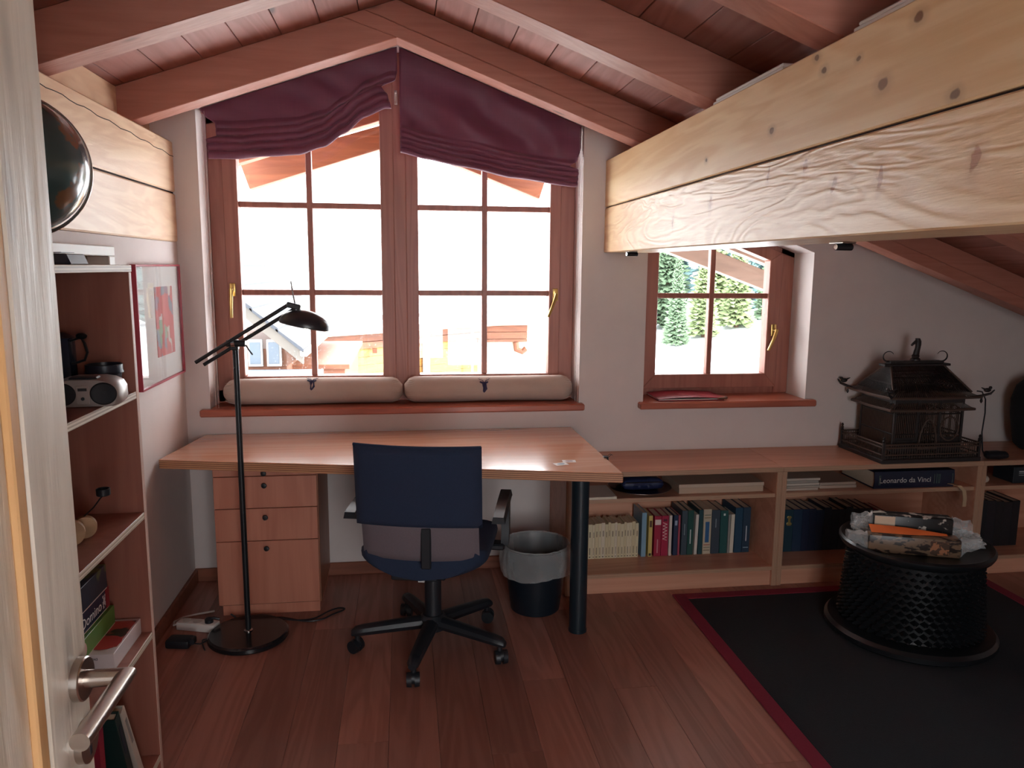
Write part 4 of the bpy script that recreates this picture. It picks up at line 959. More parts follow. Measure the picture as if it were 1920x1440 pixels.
# ------------------------------------------------------------------ rug, stool, packets
t = thing('rug', 'dark charcoal rug with a crimson border at the lower right', 'rug', (2.1, 2.0, 0))
RX0, RX1, RY0, RY1, bw = -.85, .80, -1.35, 1.345, .058
b_ = MB(); b_.box(RX0 + bw, RX1 - bw, RY0 + bw, RY1 - bw, .0005, .008, .002); b_.build('field', plain('charcoal_pile', '#191d24', .95, var=.35, vs_=320, bump=.6), t, 0)
for q in ((RX0, RX0 + bw, RY0, RY1), (RX1 - bw, RX1, RY0, RY1), (RX0 + bw, RX1 - bw, RY0, RY0 + bw), (RX0 + bw, RX1 - bw, RY1 - bw, RY1)):
    b_ = MB(); b_.box(*q, .0005, .009, .002); b_.build('border', plain('crimson_band', '#7d1c35', .9, var=.15, vs_=200, bump=.3), t, 0)
EBONY = plain('ebony', '#15171a', .32, var=.2, vs_=20)
t = thing('carved_stool', 'round black carved wooden stool with a lattice drum standing on the rug', 'stool', (2.145, 2.875, .0085))
b_ = MB(); b_.lathe([(.325, 0), (.338, .010), (.338, .030), (.325, .044), (.285, .050)], n=64); b_.build('base_ring', EBONY, t)
b_ = MB(); b_.lathe([(.27, .365), (.292, .378), (.300, .392), (.300, .402), (.292, .410), (.280, .406), (.262, .394), (.02, .390)], n=64); b_.build('seat_dish', EBONY, t)
b_ = MB(); b_.lathe([(.262, .048), (.246, .20), (.248, .37)], n=48, cap=False); b_.build('drum', EBONY, t)
b_ = MB(); rows = 13; cols = 46
for j in range(rows):
    z = .062 + .302 * j / (rows - 1); rr = .283 - .030 * (z / .37) + (.0)
    for i in range(cols):
        a = 2 * PI * (i + .5 * (j % 2)) / cols
        e = Vector((math.cos(a), math.sin(a), 0)); tg = Vector((-e.y, e.x, 0)); c = e * rr + Vector((0, 0, z)); s = .0155
        v = [b_.bm.verts.new(p) for p in (c - e * .02 + tg * s * 1.2, c - e * .02 + Vector((0, 0, s * .85)), c - e * .02 - tg * s * 1.2, c - e * .02 - Vector((0, 0, s * .85)), c + e * .012 + tg * .005, c + e * .012 + Vector((0, 0, .004)), c + e * .012 - tg * .005, c + e * .012 - Vector((0, 0, .004)))]
        for k in range(4): b_.bm.faces.new([v[k], v[(k + 1) % 4], v[4 + (k + 1) % 4], v[4 + k]])
        b_.bm.faces.new(v[4:])
b_.build('carved_knobs', EBONY, t, 0)['kind'] = 'stuff'
def printed(name, c1, c2, sc, thr=.5):
    n = NT(name); f = n.noise(n.coords(sc), 1, 2); n.base(n.mix(n.step(f, thr - .03, thr + .03), hexc(c1), hexc(c2))); n.rough(.35); return n.m
def packet(label, loc, rz, lx, ly, lz, mat, extra):
    t = thing('wrapped_packet', label, 'packet', loc, rz, 'packets on the stool')
    b_ = MB(); b_.box(-lx, lx, -ly, ly, 0, lz, .006, 2); b_.build('carton', mat, t)
    def F(u, v):
        x_ = (lx + .001) * (1 if extra[0] > 0 else -1) + extra[0] * (.075 * u); a = 2 * PI * v; k = 1 - .5 * math.sin(u * PI * .55)
        w = 1 + .4 * noise.noise(Vector((u * 4, math.cos(a) * 2, math.sin(a) * 2)))
        return Vector((x_ * 1.0, ly * 1.05 * k * w * math.cos(a) * (1 + .5 * u), max(.002, lz * .5 + lz * .52 * k * w * math.sin(a) + .02 * u)))
    for sgn in extra[1]:
        extra[0] = sgn; b_ = MB(); b_.grid(F, 10, 26); b_.build('film_end', FILM, t, 60)
    return t
p1 = packet('long printed snack carton wrapped in clear film at the front of the stool', (2.055, 2.775, .4000), math.radians(-20), .175, .038, .075, printed('brown_print', '#2a211e', '#77604c', (22, 22, 60)), [1, (1, -1)])
b_ = MB(); b_.box(.06, .13, -.0385, -.0365, .01, .066); b_.build('photo_print', printed('photo_print', '#4a3428', '#a06a4a', (40, 40, 40)), p1, 0)
p2 = packet('dark carton with black and white print behind the orange sheet on the stool', (2.110, 2.868, .4000), math.radians(-20), .155, .036, .128, printed('bw_print', '#17181a', '#b9b2a8', (26, 26, 30), .58), [1, (-1, 1)])
b_ = MB(); b_.box(-.150, -.070, -.038, -.0365, .078, .124, .0005); b_.build('white_label', plain('label_cream', '#d9c3a8', .5), p2, 0)
t = thing('orange_sheet', 'bright orange paper sheet lying between the two cartons', 'paper', (2.05, 2.800, .4765), math.radians(-20))
b_ = MB(); b_.loft([[Vector(p) for p in r] for r in (((-.145, -.03, .0), (-.145, .026, .016), (-.145, .026, .0172), (-.145, -.03, .0012)), ((0, -.032, .0), (0, .024, .012), (0, .024, .0132), (0, -.032, .0012)), ((.15, -.012, .0), (.15, .004, .002), (.15, .004, .0032), (.15, -.012, .0012)))]); b_.build('sheet', plain('orange_paper', '#e8763a', .6), t, 0)
def crumple(label, loc, sx, sy, sz, seed):
    t = thing('plastic_bag', label, 'plastic bag', loc)
    def F(u, v):
        a, b = 2 * PI * u, PI * (v * .96 + .02); d = Vector((math.sin(b) * math.cos(a), math.sin(b) * math.sin(a), -math.cos(b)))
        w = 1 + .55 * noise.noise(d * 2.3 + Vector((seed, 0, 0))) + .25 * noise.noise(d * 6 + Vector((0, seed, 0)))
        return Vector((d.x * sx * w, d.y * sy * w, max(.002, sz * (1 + d.z * w) * .62)))
    b_ = MB(); b_.grid(F, 40, 24); bmesh.ops.remove_doubles(b_.bm, verts=b_.bm.verts[:], dist=.0005); b_.build('film', FILM, t, 20)
    b_ = MB(); b_.tube([(sx * .2, -sy * .3, sz * 1.0), (0, 0, sz * 1.25), (-sx * .3, sy * .2, sz * 1.0)], .0012, 5); b_.build('twist_tie', BLACK, t)
crumple('crumpled clear film bag on the right side of the stool top', (2.322, 2.800, .3995), .062, .060, .050, 2.0)
crumple('small twist of clear film at the left side of the stool top', (1.985, 3.015, .3995), .042, .038, .055, 7.0)
# ------------------------------------------------------------------ left bookcase and what stands in it
t = thing('bookcase', 'tall wooden bookcase with pale plywood shelf edges along the left wall', 'bookcase', (-.89, 1.67, 0)); o = Vector(t.location)
CX0, CX1, CY0, CY1 = -1.022, -.740, 1.10, 2.250
pkx = lambda p: 1 if p.normal.x > .7 else 0
def B(*q): return MB(o).box(*q)
PLYV = ply('pale_ply_edge_vertical', '#b08f80', '#d8bdae', .0042, 'y')
B(CX0, CX1, CY1 - .019, CY1, 0, 1.528, .001).build('side_panel', [CASEW, PLYV], t, 0, pick=pkx); B(CX0, CX1, CY0, CY0 + .019, 0, 1.528, .001).build('side_panel', [CASEW, PLYV], t, 0, pick=pkx)
B(CX0, CX1 + .001, CY0 - .003, CY1 + .002, 1.5285, 1.547, .001).build('top', [CASEW, PLY_L], t, 0, pick=pkx)
B(CX0, CX0 + .008, CY0 + .0195, CY1 - .0195, .02, 1.528).build('back_panel', CASEW, t, 0)
for z in (.100, .490, .852, 1.200):
    B(CX0 + .0085, CX1 - .001, CY0 + .0195, CY1 - .0195, z - .020, z, .001).build('shelf', [CASEW, PLY_L], t, 0, pick=pkx)
B(CX0 + .02, CX1 - .02, CY0 + .0195, CY1 - .0195, 0, .0795).build('plinth', CASEW, t, 0)

# globe
def globe_mat():
    n = NT('globe_print'); f = n.noise(n.coords((3.2, 3.2, 3.2), rnd=False), 1, 5, .55); g = n.noise(n.coords((9, 9, 9), rnd=False), 1, 4)
    land = n.mix(g, hexc('#6e5a3c'), hexc('#7a4a38')); sea = n.mix(g, hexc('#3a5050'), hexc('#485c5a'))
    n.base(n.mix(n.step(f, .535, .555), sea, land)); n.rough(.22); n.b.inputs['Coat Weight'].default_value = .4; return n.m
t = thing('globe', 'large dark teal terrestrial globe on top of the bookcase', 'globe', (-.925, 2.05, 1.5475))
b_ = MB(); b_.ball((0, 0, .236), .162, 22); b_.build('sphere', globe_mat(), t)
b_ = MB(); b_.lathe([(.072, 0), (.075, .008), (.068, .016), (.03, .024), (.014, .035), (.012, .06)], n=32); b_.build('stand', plain('stand_wood', '#3a261c', .35), t)
b_ = MB(); a0 = math.radians(-113)
ring = [Vector((  .170 * math.cos(a), 0, .236 + .170 * math.sin(a))) for a in [math.radians(-113 + 180 * i / 32) for i in range(33)]]
b_.tube(ring, .004, 8); b_.xf(Matrix.Rotation(math.radians(35), 4, 'Z')); b_.build('meridian_arc', STEEL, t)
t = thing('device', 'low dark slant-topped device on top of the bookcase in front of the globe', 'device', (-.790, 1.905, 1.5475))
b_ = MB(); b_.prism([(-.06, 0), (.055, 0), (.045, .024), (-.05, .026)], 'y', -.05, .05, .002); b_.build('case', plain('dark_grey_case', '#2c2f38', .4), t, 0); b_ = MB(); b_.box(-.04, .03, -.035, .035, .0262, .0275); b_.build('keys', BLACK, t, 0)

# boombox
SIL = plain('silver_plastic', '#9a928d', .35, .3)
t = thing('boombox', 'small silver boombox with two round black speakers on the second shelf', 'radio', (-.788, 2.035, 1.2003), math.radians(6))
prof = [(-.125, .018), (-.12, .006), (-.10, .0), (.10, .0), (.12, .006), (.125, .018), (.124, .055), (.112, .074), (.085, .086), (.05, .092), (-.05, .092), (-.085, .086), (-.112, .074), (-.124, .055)]
b_ = MB(); b_.loft([[Vector((p[0] * s_ * .66, y, p[1] * (.5 + .5 * s_) + (1 - s_) * .02)) for p in prof] for y, s_ in ((-.052, .88), (-.042, .98), (.0, 1), (.045, .97), (.055, .88))]); b_.xf(Matrix.Scale(.76, 4, (0, 0, 1))); bd = b_.build('body', SIL, t, 40)
for s_ in (-1, 1):
    b_ = MB(); b_.lathe([(.026, 0), (.028, .006), (.025, .009), (.019, .009), (.010, .006), (.002, .007)], n=32); b_.xf(Matrix.Translation((s_ * .046, -.046, .033)) @ Matrix.Rotation(PI / 2, 4, 'X') @ Matrix.Scale(1.1, 4, (1, 0, 0))); b_.build('speaker', plain('speaker_black', '#14161c', .6), t)
b_ = MB(); b_.box(-.032, .032, -.046, -.008, .066, .0735, .003); b_.build('tape_lid', BLACK, t)
b_ = MB(); b_.box(-.0145, .0145, -.0545, -.049, .008, .054, .001); pn = b_.build('control_panel', plain('silver_light', '#a39a94', .35, .3), t)
b_ = MB(); b_.box(-.010, .010, -.0555, -.054, .041, .048); b_.build('display', BLACK, pn, 0); b_ = MB(); b_.cyl((0, -.054, .022), (0, -.057, .022), .004, n=14); b_.build('button', BLACK, pn)
for s_ in (-1, 1):
    b_ = MB(); b_.cyl((s_ * .05, .0, -.0), (s_ * .05, .0, .004), .008, n=10); b_.build('foot', BLACK, t)
POT = plain('pot_black', '#1c2634', .35)
t = thing('pot', 'tapered black plant pot behind the silver boombox', 'pot', (-.797, 2.168, 1.2003))
b_ = MB(); b_.lathe([(.030, 0), (.033, .003), (.043, .062), (.0455, .064), (.0455, .084), (.043, .085), (.041, .064), (.030, .006), (.004, .005)], n=32); b_.build('vessel', POT, t)
b_ = MB(); b_.lathe([(.046, .060), (.0475, .063), (.046, .066)], n=32, cap=False); b_.build('rim_band', POT, t)
t = thing('coffee_pot', 'dark tall jug with a wire handle beside the plant pot', 'jug', (-.895, 2.150, 1.2003))
b_ = MB(); b_.lathe([(.034, 0), (.037, .004), (.035, .150), (.038, .158), (.018, .168), (.008, .172)], n=28); b_.build('body', plain('jug_black', '#161d2c', .25), t)
b_ = MB(); b_.tube([(.033, -.02, .150), (.060, -.02, .160), (.068, -.02, .145), (.074, -.02, .12), (.066, -.02, .10), (.034, -.02, .09)], .0035, 8); b_.build('handle', BLACKM, t)
b_ = MB(); b_.ball((.062, -.02, .163), .011, 6, (1.3, 1, .8)); b_.build('thumb_knob', BLACKM, t)

# wooden candle holder on the third shelf
PALEW = wood('pale_turned_wood', '#a9835c', '#c19c74', 'x', 40, 6, .1, .5, .05)
t = thing('candle_holder', 'wooden disc candle holder with two small black cups on the third shelf', 'candle holder', (-.838, 2.005, .8523), math.radians(20))
for x_, y_, r in ((-.005, -.03, .032), (.025, .02, .028)):
    b_ = MB(); b_.cyl((x_, y_ - .010, r), (x_, y_ + .010, r), r, n=32); b_.build('wooden_disc', PALEW, t)
b_ = MB(); b_.cyl((.005, -.028, .03), (.018, .018, .03), .006, n=10); b_.build('axle', PALEW, t)
for p, q in (((.0, -.03, .062), (-.022, -.03, .088)), ((.024, .02, .055), (.072, .025, .104))):
    b_ = MB(); b_.tube([p, (p[0] * .5 + q[0] * .5, p[1], p[2] + .022), (q[0], q[1], q[2] + .003)], .002, 6); wr_ = b_.build('wire_arm', BLACKM, t)
    b_ = MB(); b_.lathe([(.015, 0), (.017, .002), (.017, .018), (.0145, .019), (.0145, .006), (.002, .005)], (q[0], q[1], q[2]), 20); b_.build('cup', BLACK, wr_)

# game boxes on the fourth shelf
def gbox(name, label, x0, x1, y0, y1, z0, z1, lidhx, mat=None):
    t = thing(name, label, 'box', ((x0 + x1) / 2, (y0 + y1) / 2, z0), group='board games on the fourth shelf'); hx2, hy2, h = (x1 - x0) / 2, (y1 - y0) / 2, z1 - z0
    b_ = MB(); b_.box(-hx2 + .001, hx2 - .001, -hy2 + .001, hy2 - .001, 0, h * .25); b_.build('tray', plain('tray_card', '#c9c4bd', .6), t, 0)
    b_ = MB(); b_.box(-hx2, hx2, -hy2, hy2, .003, h, .001); b_.build('lid', mat or plain('lid' + lidhx, lidhx, .4), t, 0)
    return t, hx2, hy2, h
FX = Matrix.Rotation(PI / 2, 4, 'Z') @ Matrix.Rotation(PI / 2, 4, 'X')      # lettering on a +x face, reading along +y
t, a, c, h = gbox('game_box', 'white game box with red picture lid, lowest of the stacked games', -1.005, -.768, 2.015, 2.224, .4903, .537, '#d2cacb')
b_ = MB(); b_.box(-a + .02, a - .006, -c + .04, c - .015, h, h + .0008); b_.build('lid_picture', printed('lid_pic', '#3a3a34', '#b8504a', (16, 16, 16)), t, 0)
b_ = MB(); b_.lathe([(.040, h + .0008), (.040, h + .0014)], (.075, -.04, 0), 24); b_.build('red_blob', plain('red_print', '#b23a3a', .5), t, 0)
text('small_print', '2043', .010, plain('dark_print', '#3b3440', .5), t, Matrix.Translation((a - .05, -c - .0006, h * .72)) @ Matrix.Rotation(PI / 2, 4, 'X'))
b_ = MB(); b_.box(-a + .10, -a + .135, -c - .0008, -c + .0002, h * .45, h * .85); b_.build('violet_print', plain('violet_print', '#4a3a6a', .5), t, 0)
t, a, c, h = gbox('game_box', 'green game box with yellow patch resting on the white game box', -1.005, -.828, 1.935, 2.200, .5373, .592, '#5f8a3c')
b_ = MB(); b_.box(-a + .02, a - .012, -c + .02, -c + .12, h, h + .0008); b_.build('yellow_print', plain('yellow_print', '#b39a3a', .5), t, 0)
b_ = MB(); b_.lathe([(.022, 0), (.022, .0008)], n=20); b_.xf(Matrix.Translation((a, -c + .045, h * .5)) @ Matrix.Rotation(PI / 2, 4, 'Y')); b_.build('pink_emblem', plain('pink_print', '#d3b3ac', .5), t, 0)
b_ = MB(); b_.box(a - .055, a - .030, -c - .0008, -c + .0002, h * .35, h * .8); b_.build('white_logo', printed('logo_print', '#20384a', '#dfe4e4', (120, 120, 120)), t, 0)
t, a, c, h = gbox('game_box', 'dark navy domino game box with white lettering above the green box', -1.000, -.838, 1.905, 2.195, .5923, .652, '#1c2442')
text('title', 'Domino', .040, plain('print_white', '#e8e6e6', .5), t, Matrix.Translation((a + .0006, .022, h * .45)) @ FX)
b_ = MB(); b_.box(a - .0002, a + .0008, .098, .118, h * .2, h * .8); b_.build('domino_print', printed('domino_print', '#2a2a40', '#c8c8cc', (60, 60, 60)), t, 0)
b_ = MB(); b_.box(a - .0002, a + .0008, .12, c, .003, h, ); b_.build('red_end', plain('red_end_print', '#8c1f2c', .5), t, 0)
b_ = MB(); b_.box(a - .0002, a + .0008, -c + .012, -c + .05, h * .72, h * .95); b_.build('maker_patch', plain('maker_red', '#b03040', .5), t, 0)
gbox('game_box', 'grey carton at the top of the games under the third shelf', -1.000, -.850, 1.70, 1.985, .6523, .728, '#8f8883')
gbox('game_box', 'small petrol blue box behind the grey carton on the games', -1.000, -.835, 1.99, 2.18, .6523, .722, '', printed('petrol_print', '#1d3244', '#5a6a3c', (12, 12, 12), .6))
# lower compartment
t = thing('book', 'red hardback leaning below the stacked games', 'book', (-.885, 1.90, .1003), group='books in the bottom of the bookcase')
b_ = MB(); b_.box(-.11, .11, 0, .003, 0, .30); b_.box(-.11, .11, .027, .030, 0, .30); b_.box(.107, .11, .003, .027, 0, .30); b_.build('cover', plain('cover_red', '#8c2236', .45), t, 0); b_ = MB(); b_.box(-.105, .107, .003, .027, .004, .296); b_.build('pages', PAGES, t, 0)
for i, (lb_, hx, y_, an, w) in enumerate((('dark green ring binder leaning in the bottom of the bookcase', '#16302e', 2.060, .32, .030), ('white ring binder leaning furthest in the bottom of the bookcase', '#c2b8ac', 2.125, .40, .026))):
    t = thing('binder', lb_, 'binder', (-.885, y_, .1003), group='books in the bottom of the bookcase'); t.rotation_euler = (an, 0, 0)
    b_ = MB(); b_.box(-.125, .125, 0, .003, .0, .29); b_.box(-.125, .125, w - .003, w, .0, .29); b_.box(.122, .125, .003, w - .003, 0, .29); b_.build('cover', plain('binder' + hx, hx, .5), t, 0)
    b_ = MB(); b_.box(-.12, .121, .005, w - .005, .005, .285); b_.build('pages', PAGES, t, 0)
    b_ = MB(); b_.box(.1252, .126, w * .3, w * .7, .15, .25); b_.build('spine_label', plain('spine_lab%d' % i, ('#1c2c3a', '#8d8680')[i], .5), t, 0)

# ------------------------------------------------------------------ framed print on the left wall
t = thing('picture', 'thin red-framed print with white mount on the left wall', 'picture', (XL, 3.445, 1.30))
y0, y1, z0, z1 = -.298, .298, -.248, .248; RF = plain('red_frame', '#a02a3c', .3)
for q in ((y0, y1, z1 - .008, z1), (y0, y1, z0, z0 + .008), (y0, y0 + .008, z0 + .008, z1 - .008), (y1 - .008, y1, z0 + .008, z1 - .008)):
    b_ = MB(); b_.box(.0005, .022, *q, .001); b_.build('frame_bar', RF, t, 0)
b_ = MB(); b_.box(.004, .010, y0 + .008, y1 - .008, z0 + .008, z1 - .008); b_.build('mount', plain('mount_white', '#dfe0dc', .8), t, 0)
def art():
    n = NT('abstract_print'); vo = n.nd('ShaderNodeTexVoronoi', distance='CHEBYCHEV'); n.ln(n.coords((1, 26, 17), rnd=False), vo.inputs['Vector']); vo.inputs['Scale'].default_value = 1
    sp = n.nd('ShaderNodeSeparateColor'); n.ln(vo.outputs['Color'], sp.inputs[0])
    rp = n.nd('ShaderNodeValToRGB'); rp.color_ramp.interpolation = 'CONSTANT'; n.ln(sp.outputs[0], rp.inputs[0])
    el = rp.color_ramp.elements; el[0].color = hexc('#b8403c'); el[1].position = .52; el[1].color = hexc('#c9c4bc')
    for p, c in ((.62, '#8a6a78'), (.72, '#7a9a7a'), (.80, '#c4504a'), (.9, '#6a7a86')): e_ = el.new(p); e_.color = hexc(c)
    n.base(rp.outputs[0]); n.rough(.6); return n.m
b_ = MB(); b_.box(.010, .0115, -.055, .190, -.140, .155); b_.build('print', art(), t, 0)
b_ = MB(); b_.box(.0135, .0155, y0 + .008, y1 - .008, z0 + .008, z1 - .008); b_.build('glass', GLASS, t, 0)

# ------------------------------------------------------------------ things on and under the right beam
LEDW = plain('lamp_white', '#d6d2ca', .4)
for y0, y1, lb_ in ((2.02, 2.485, 'slim white light bar on top of the right beam, farther from the camera'), (1.18, 1.69, 'slim white light bar on top of the right beam, nearer the camera')):
    t = thing('light_bar', lb_, 'lamp', (1.03, (y0 + y1) / 2, 2.0703), group='light bars on the beam'); L = (y1 - y0) / 2
    b_ = MB(); b_.box(-.032, .032, -L, L, 0, .010, .002); b_.build('housing', LEDW, t); b_ = MB(); b_.box(-.028, .028, -L + .01, L - .01, .010, .022, .004); b_.build('diffuser', plain('diffuser_white', '#dedad2', .3), t)
for p, lb_ in (((1.205, 2.02, 1.6245), 'small steel clamp under the right beam above the small window'), ((1.03, 3.46, 1.6245), 'small steel clamp under the far end of the right beam')):
    t = thing('clamp', lb_, 'clamp', p, group='clamps under the beam')
    b_ = MB(); b_.box(-.02, .02, -.035, .035, -.004, 0, .001); b_.build('plate', STEEL, t, 0); b_ = MB(); b_.cyl((-.022, -.006, -.013), (.030, .006, -.013), .0095, n=18); cb_ = b_.build('barrel', BLACKM, t); b_ = MB(); b_.cyl((-.0235, -.0063, -.013), (-.022, -.006, -.013), .0075, n=18); b_.build('lens', CHROME, cb_)

# ------------------------------------------------------------------ power strip, adapter, cables
t = thing('power_strip', 'white power strip on the floor beside the lamp base', 'power strip', (-.895, 3.262, .0005), math.radians(-17))
b_ = MB(); b_.box(-.088, .088, -.026, .026, 0, .036, .005, 2); b_.build('housing', WHITEP, t)
for x_ in (-.05, .0):
    b_ = MB(); b_.lathe([(.019, .0362), (.019, .0372), (.017, .0372), (.017, .0364), (.001, .0364)], (x_, 0, 0), 20); b_.build('socket', plain('socket_grey', '#bdb9b4', .5), t)
b_ = MB(); b_.lathe([(.018, .0362), (.018, .050), (.012, .056), (.006, .058)], (.052, 0, 0), 16); b_.tube([(.052, 0, .054), (.075, .0, .058), (.095, .01, .05)], .006, 8); b_.build('plug', BLACK, t)
b_ = MB(); pts = [(-.088, 0, .018), (-.115, .0, .008), (-.135, .035, .005), (-.12, .085, .005), (-.075, .125, .005), (-.04, .150, .005), (-.02, .165, .005)]
b_.tube(pts, .0045, 8); b_.build('cord', WHITEP, t)
t = thing('adapter', 'black plug-in adapter lying on the floor left of the lamp base', 'adapter', (-.928, 3.118, .0005), math.radians(-10))
b_ = MB(); b_.box(-.052, .046, -.033, .033, 0, .036, .009, 2); b_.box(.040, .062, -.016, .016, .012, .040, .004); b_.build('housing', BLACK, t)
b_ = MB(); b_.tube([(.058, -.0, .012), (.078, .01, .005), (.09, .035, .005), (.085, .055, .005), (.072, .045, .005), (.08, .02, .005), (.105, -.02, .005), (.118, -.04, .005)], .003, 6); b_.build('cord', BLACK, t)
t = thing('cable', 'black lamp cable looping on the floor in front of the drawers', 'cable', (-.5, 3.33, 0))
pts = [(-.27, -.020, .040), (-.235, -.015, .012), (-.20, .01, .005), (-.12, .00, .005), (-.05, -.008, .005), (.05, -.055, .005), (.12, -.045, .005), (.165, .0, .005), (.205, .035, .005), (.21, .055, .005), (.18, .060, .005), (.14, .03, .005), (.08, -.035, .005), (.0, -.05, .0105), (-.07, -.02, .0105)]
b_ = MB(); sp = []
for i in range(len(pts) - 1):
    p0, p1, p2, p3 = (Vector(pts[max(0, min(len(pts) - 1, i + k))]) for k in (-1, 0, 1, 2))
    for j in range(5):
        u = j / 5; sp.append(.5 * ((2 * p1) + (-p0 + p2) * u + (2 * p0 - 5 * p1 + 4 * p2 - p3) * u * u + (-p0 + 3 * p1 - 3 * p2 + p3) * u ** 3))
b_.tube(sp, .0035, 6); b_.build('cord', BLACK, t)
# ------------------------------------------------------------------ outside: roof overhang of this house
OVW = wood('overhang_spruce', '#6c381e', '#80482a', 'x', 30, 5, .07, .6, .08, knots=(1.5, 4), gate=.8)
ov = struct('roof_overhang')
def ovz(x, d=0): return (2.300 - .324 * (-.0 - x) if x < 0 else 2.297 - .370 * x) + d
for s, xe in ((-1, -.92), (1, .86)):
    for yy, dz, hgt in ((4.95, 0, .14), (4.50, .085, .13)):
        nx = .14 * s * .33
        b_ = MB(); b_.prism([(0, ovz(.0001 * s, dz)), (xe, ovz(xe, dz)), (xe + nx, ovz(xe, dz) + hgt), (0, ovz(.0001 * s, dz) + hgt)], 'y', yy, yy + .09, .003); b_.build('barge_rafter', OVW, ov, 0)
    for k in range(7):
        y_ = 4.13 + k * .15
        b_ = MB(); b_.prism([(0, ovz(.0001 * s, .235)), (xe, ovz(xe, .235)), (xe, ovz(xe, .26)), (0, ovz(.0001 * s, .26))], 'y', y_, y_ + .147, .002); b_.build('soffit_board', OVW, ov, 0)
# lower stretch of roof edge seen through the small window
PALES = wood('pale_overhang', '#786559', '#8a7568', 'x', 30, 5, .07, .6, .06)
def pz(x): return 1.664 - .355 * (x - 1.695)
for yy, dz in ((4.95, 0), (4.55, .10)):
    b_ = MB(); b_.prism([(1.10, pz(1.10) + dz), (3.6, pz(3.6) + dz), (3.6, pz(3.6) + dz + .13), (1.10, pz(1.10) + dz + .13)], 'y', yy, yy + .09, .003); b_.build('barge_rafter', PALES, ov, 0)
for k in range(7):
    y_ = 4.13 + k * .15
    b_ = MB(); b_.prism([(1.10, pz(1.10) + .24), (3.6, pz(3.6) + .24), (3.6, pz(3.6) + .265), (1.10, pz(1.10) + .265)], 'y', y_, y_ + .147, .002); b_.build('soffit_board', PALES, ov, 0)

# ------------------------------------------------------------------ ground and hill
def ss(a, b, v): k = max(0, min(1, (v - a) / (b - a))); return k * k * (3 - 2 * k)
def gz(x, y):
    hill = ss(9, 33, y) * ss(3, 11, x)
    return -4.6 + hill * (2.35 + max(0, .20 * (x - 11.7)) + .05 * max(0, y - 34)) + ss(45, 130, y) * 14 * (1 - .7 * ss(0, 8, x) * (1 - ss(14, 40, x))) + .25 * noise.noise(Vector((x * .15, y * .15, 0)))
b_ = MB(); b_.grid(lambda u, v: Vector((x_ := -60 + 130 * u, y_ := -40 + 195 * v, gz(x_, y_))), 90, 100)
o = struct('ground', me=b_.mesh('ground', 80)); o.data.materials.append(SNOW)

# ------------------------------------------------------------------ neighbouring chalet
BRN = wood('chalet_brown', '#522a14', '#64361c', 'x', 18, 3, .1, .7, .12)
YEL = wood('chalet_larch', '#7a5222', '#8c632c', 'x', 18, 3, .1, .7, .12)
SLATE = plain('slate', '#1d222a', .7, var=.25, vs_=3)
PALEST = plain('pale_fascia', '#9c9080', .7)
DGL = plain('dark_glass', '#31404e', .15)
P1, P2, P3 = Vector((-2.25, 19.6)), Vector((2.20, 23.5)), Vector((3.75, 23.6))
t = thing('chalet', 'long timber chalet with snowy roof and yellow boards across the road', 'building', (0, 22, -4.6)); o = Vector(t.location)
foot = [P1, P2, P3, Vector((5.5, 30)), Vector((-7, 28))]
b_ = MB(o); b_.prism([tuple(p) for p in foot], 'z', -4.6, -.20); b_.build('wall', plain('chalet_render', '#a89c8a', .8), t, 0)
cen = sum(foot, Vector((0, 0))) / 5
out = [p + (p - cen).normalized() * .75 for p in foot]
b_ = MB(o); b_.prism([tuple(p) for p in out], 'z', -.20, -.06); b_.build('eave', PALEST, t, 0)
b_ = MB(o); b_.prism([tuple(p) for p in out], 'z', -.06, -.02); b_.build('gutter', plain('gutter_grey', '#6a6f70', .5), t, 0)
b_ = MB(o)
top = [p + (cen - p) * .9 for p in out]
b_.loft([[Vector((*p, -.02)) for p in out], [Vector((*(p + (cen - p) * .04), .16)) for p in out], [Vector((*(p + (cen - p) * .6), .85)) for p in out], [Vector((*p, 1.0)) for p in top]]); sn = b_.build('roof_snow', SNOW, t, 60)
b_ = MB(o)
for A, Bv in ((out[0], out[1]), (out[1], out[2])):
    n = int((Bv - A).length / .28)
    for i in range(n):
        p = A.lerp(Bv, (i + .5) / n); p = p + (cen - p) * .05; b_.box(p.x - .05, p.x + .05, p.y - .04, p.y + .04, .14, .27)
b_.build('snow_guards', plain('guard_grey', '#7d7f80', .6), t, 0)['kind'] = 'stuff'
def face(A, Bv, z0, z1, mat, nm, outw, h=.22):
    d = (Bv - A).normalized(); nrm = Vector((d.y, -d.x)); L = (Bv - A).length; z = z1
    ang = math.atan2(d.y, d.x)
    while z > z0 + .02:
        zz = max(z0, z - h); b_ = MB(); b_.box(0, L, -outw, 0, zz - z1 + .006, z - z1 - .006, .004); ob = b_.build(nm, mat, t, 0)
        ob.location = Vector((A.x, A.y, z1)) - o; ob.rotation_euler = (0, 0, ang); z = zz
    return d, nrm
face(P1, P2, -.62, -.21, BRN, 'gable_board', .12); face(P2, P3, -.75, -.21, BRN, 'gable_board', .12)
face(P1 + (P2 - P1) * .06, P1 + (P2 - P1) * .62, -2.6, -.62, YEL, 'wall_board', .03); face(P1 + (P2 - P1) * .66, P2, -2.6, -.62, YEL, 'wall_board', .03)
b_ = MB(o); p = P1 + (P2 - P1) * .64; b_.box(p.x - .10, p.x + .10, p.y - .25, p.y - .02, -4.6, -.2); b_.build('post', PALEST, t, 0)
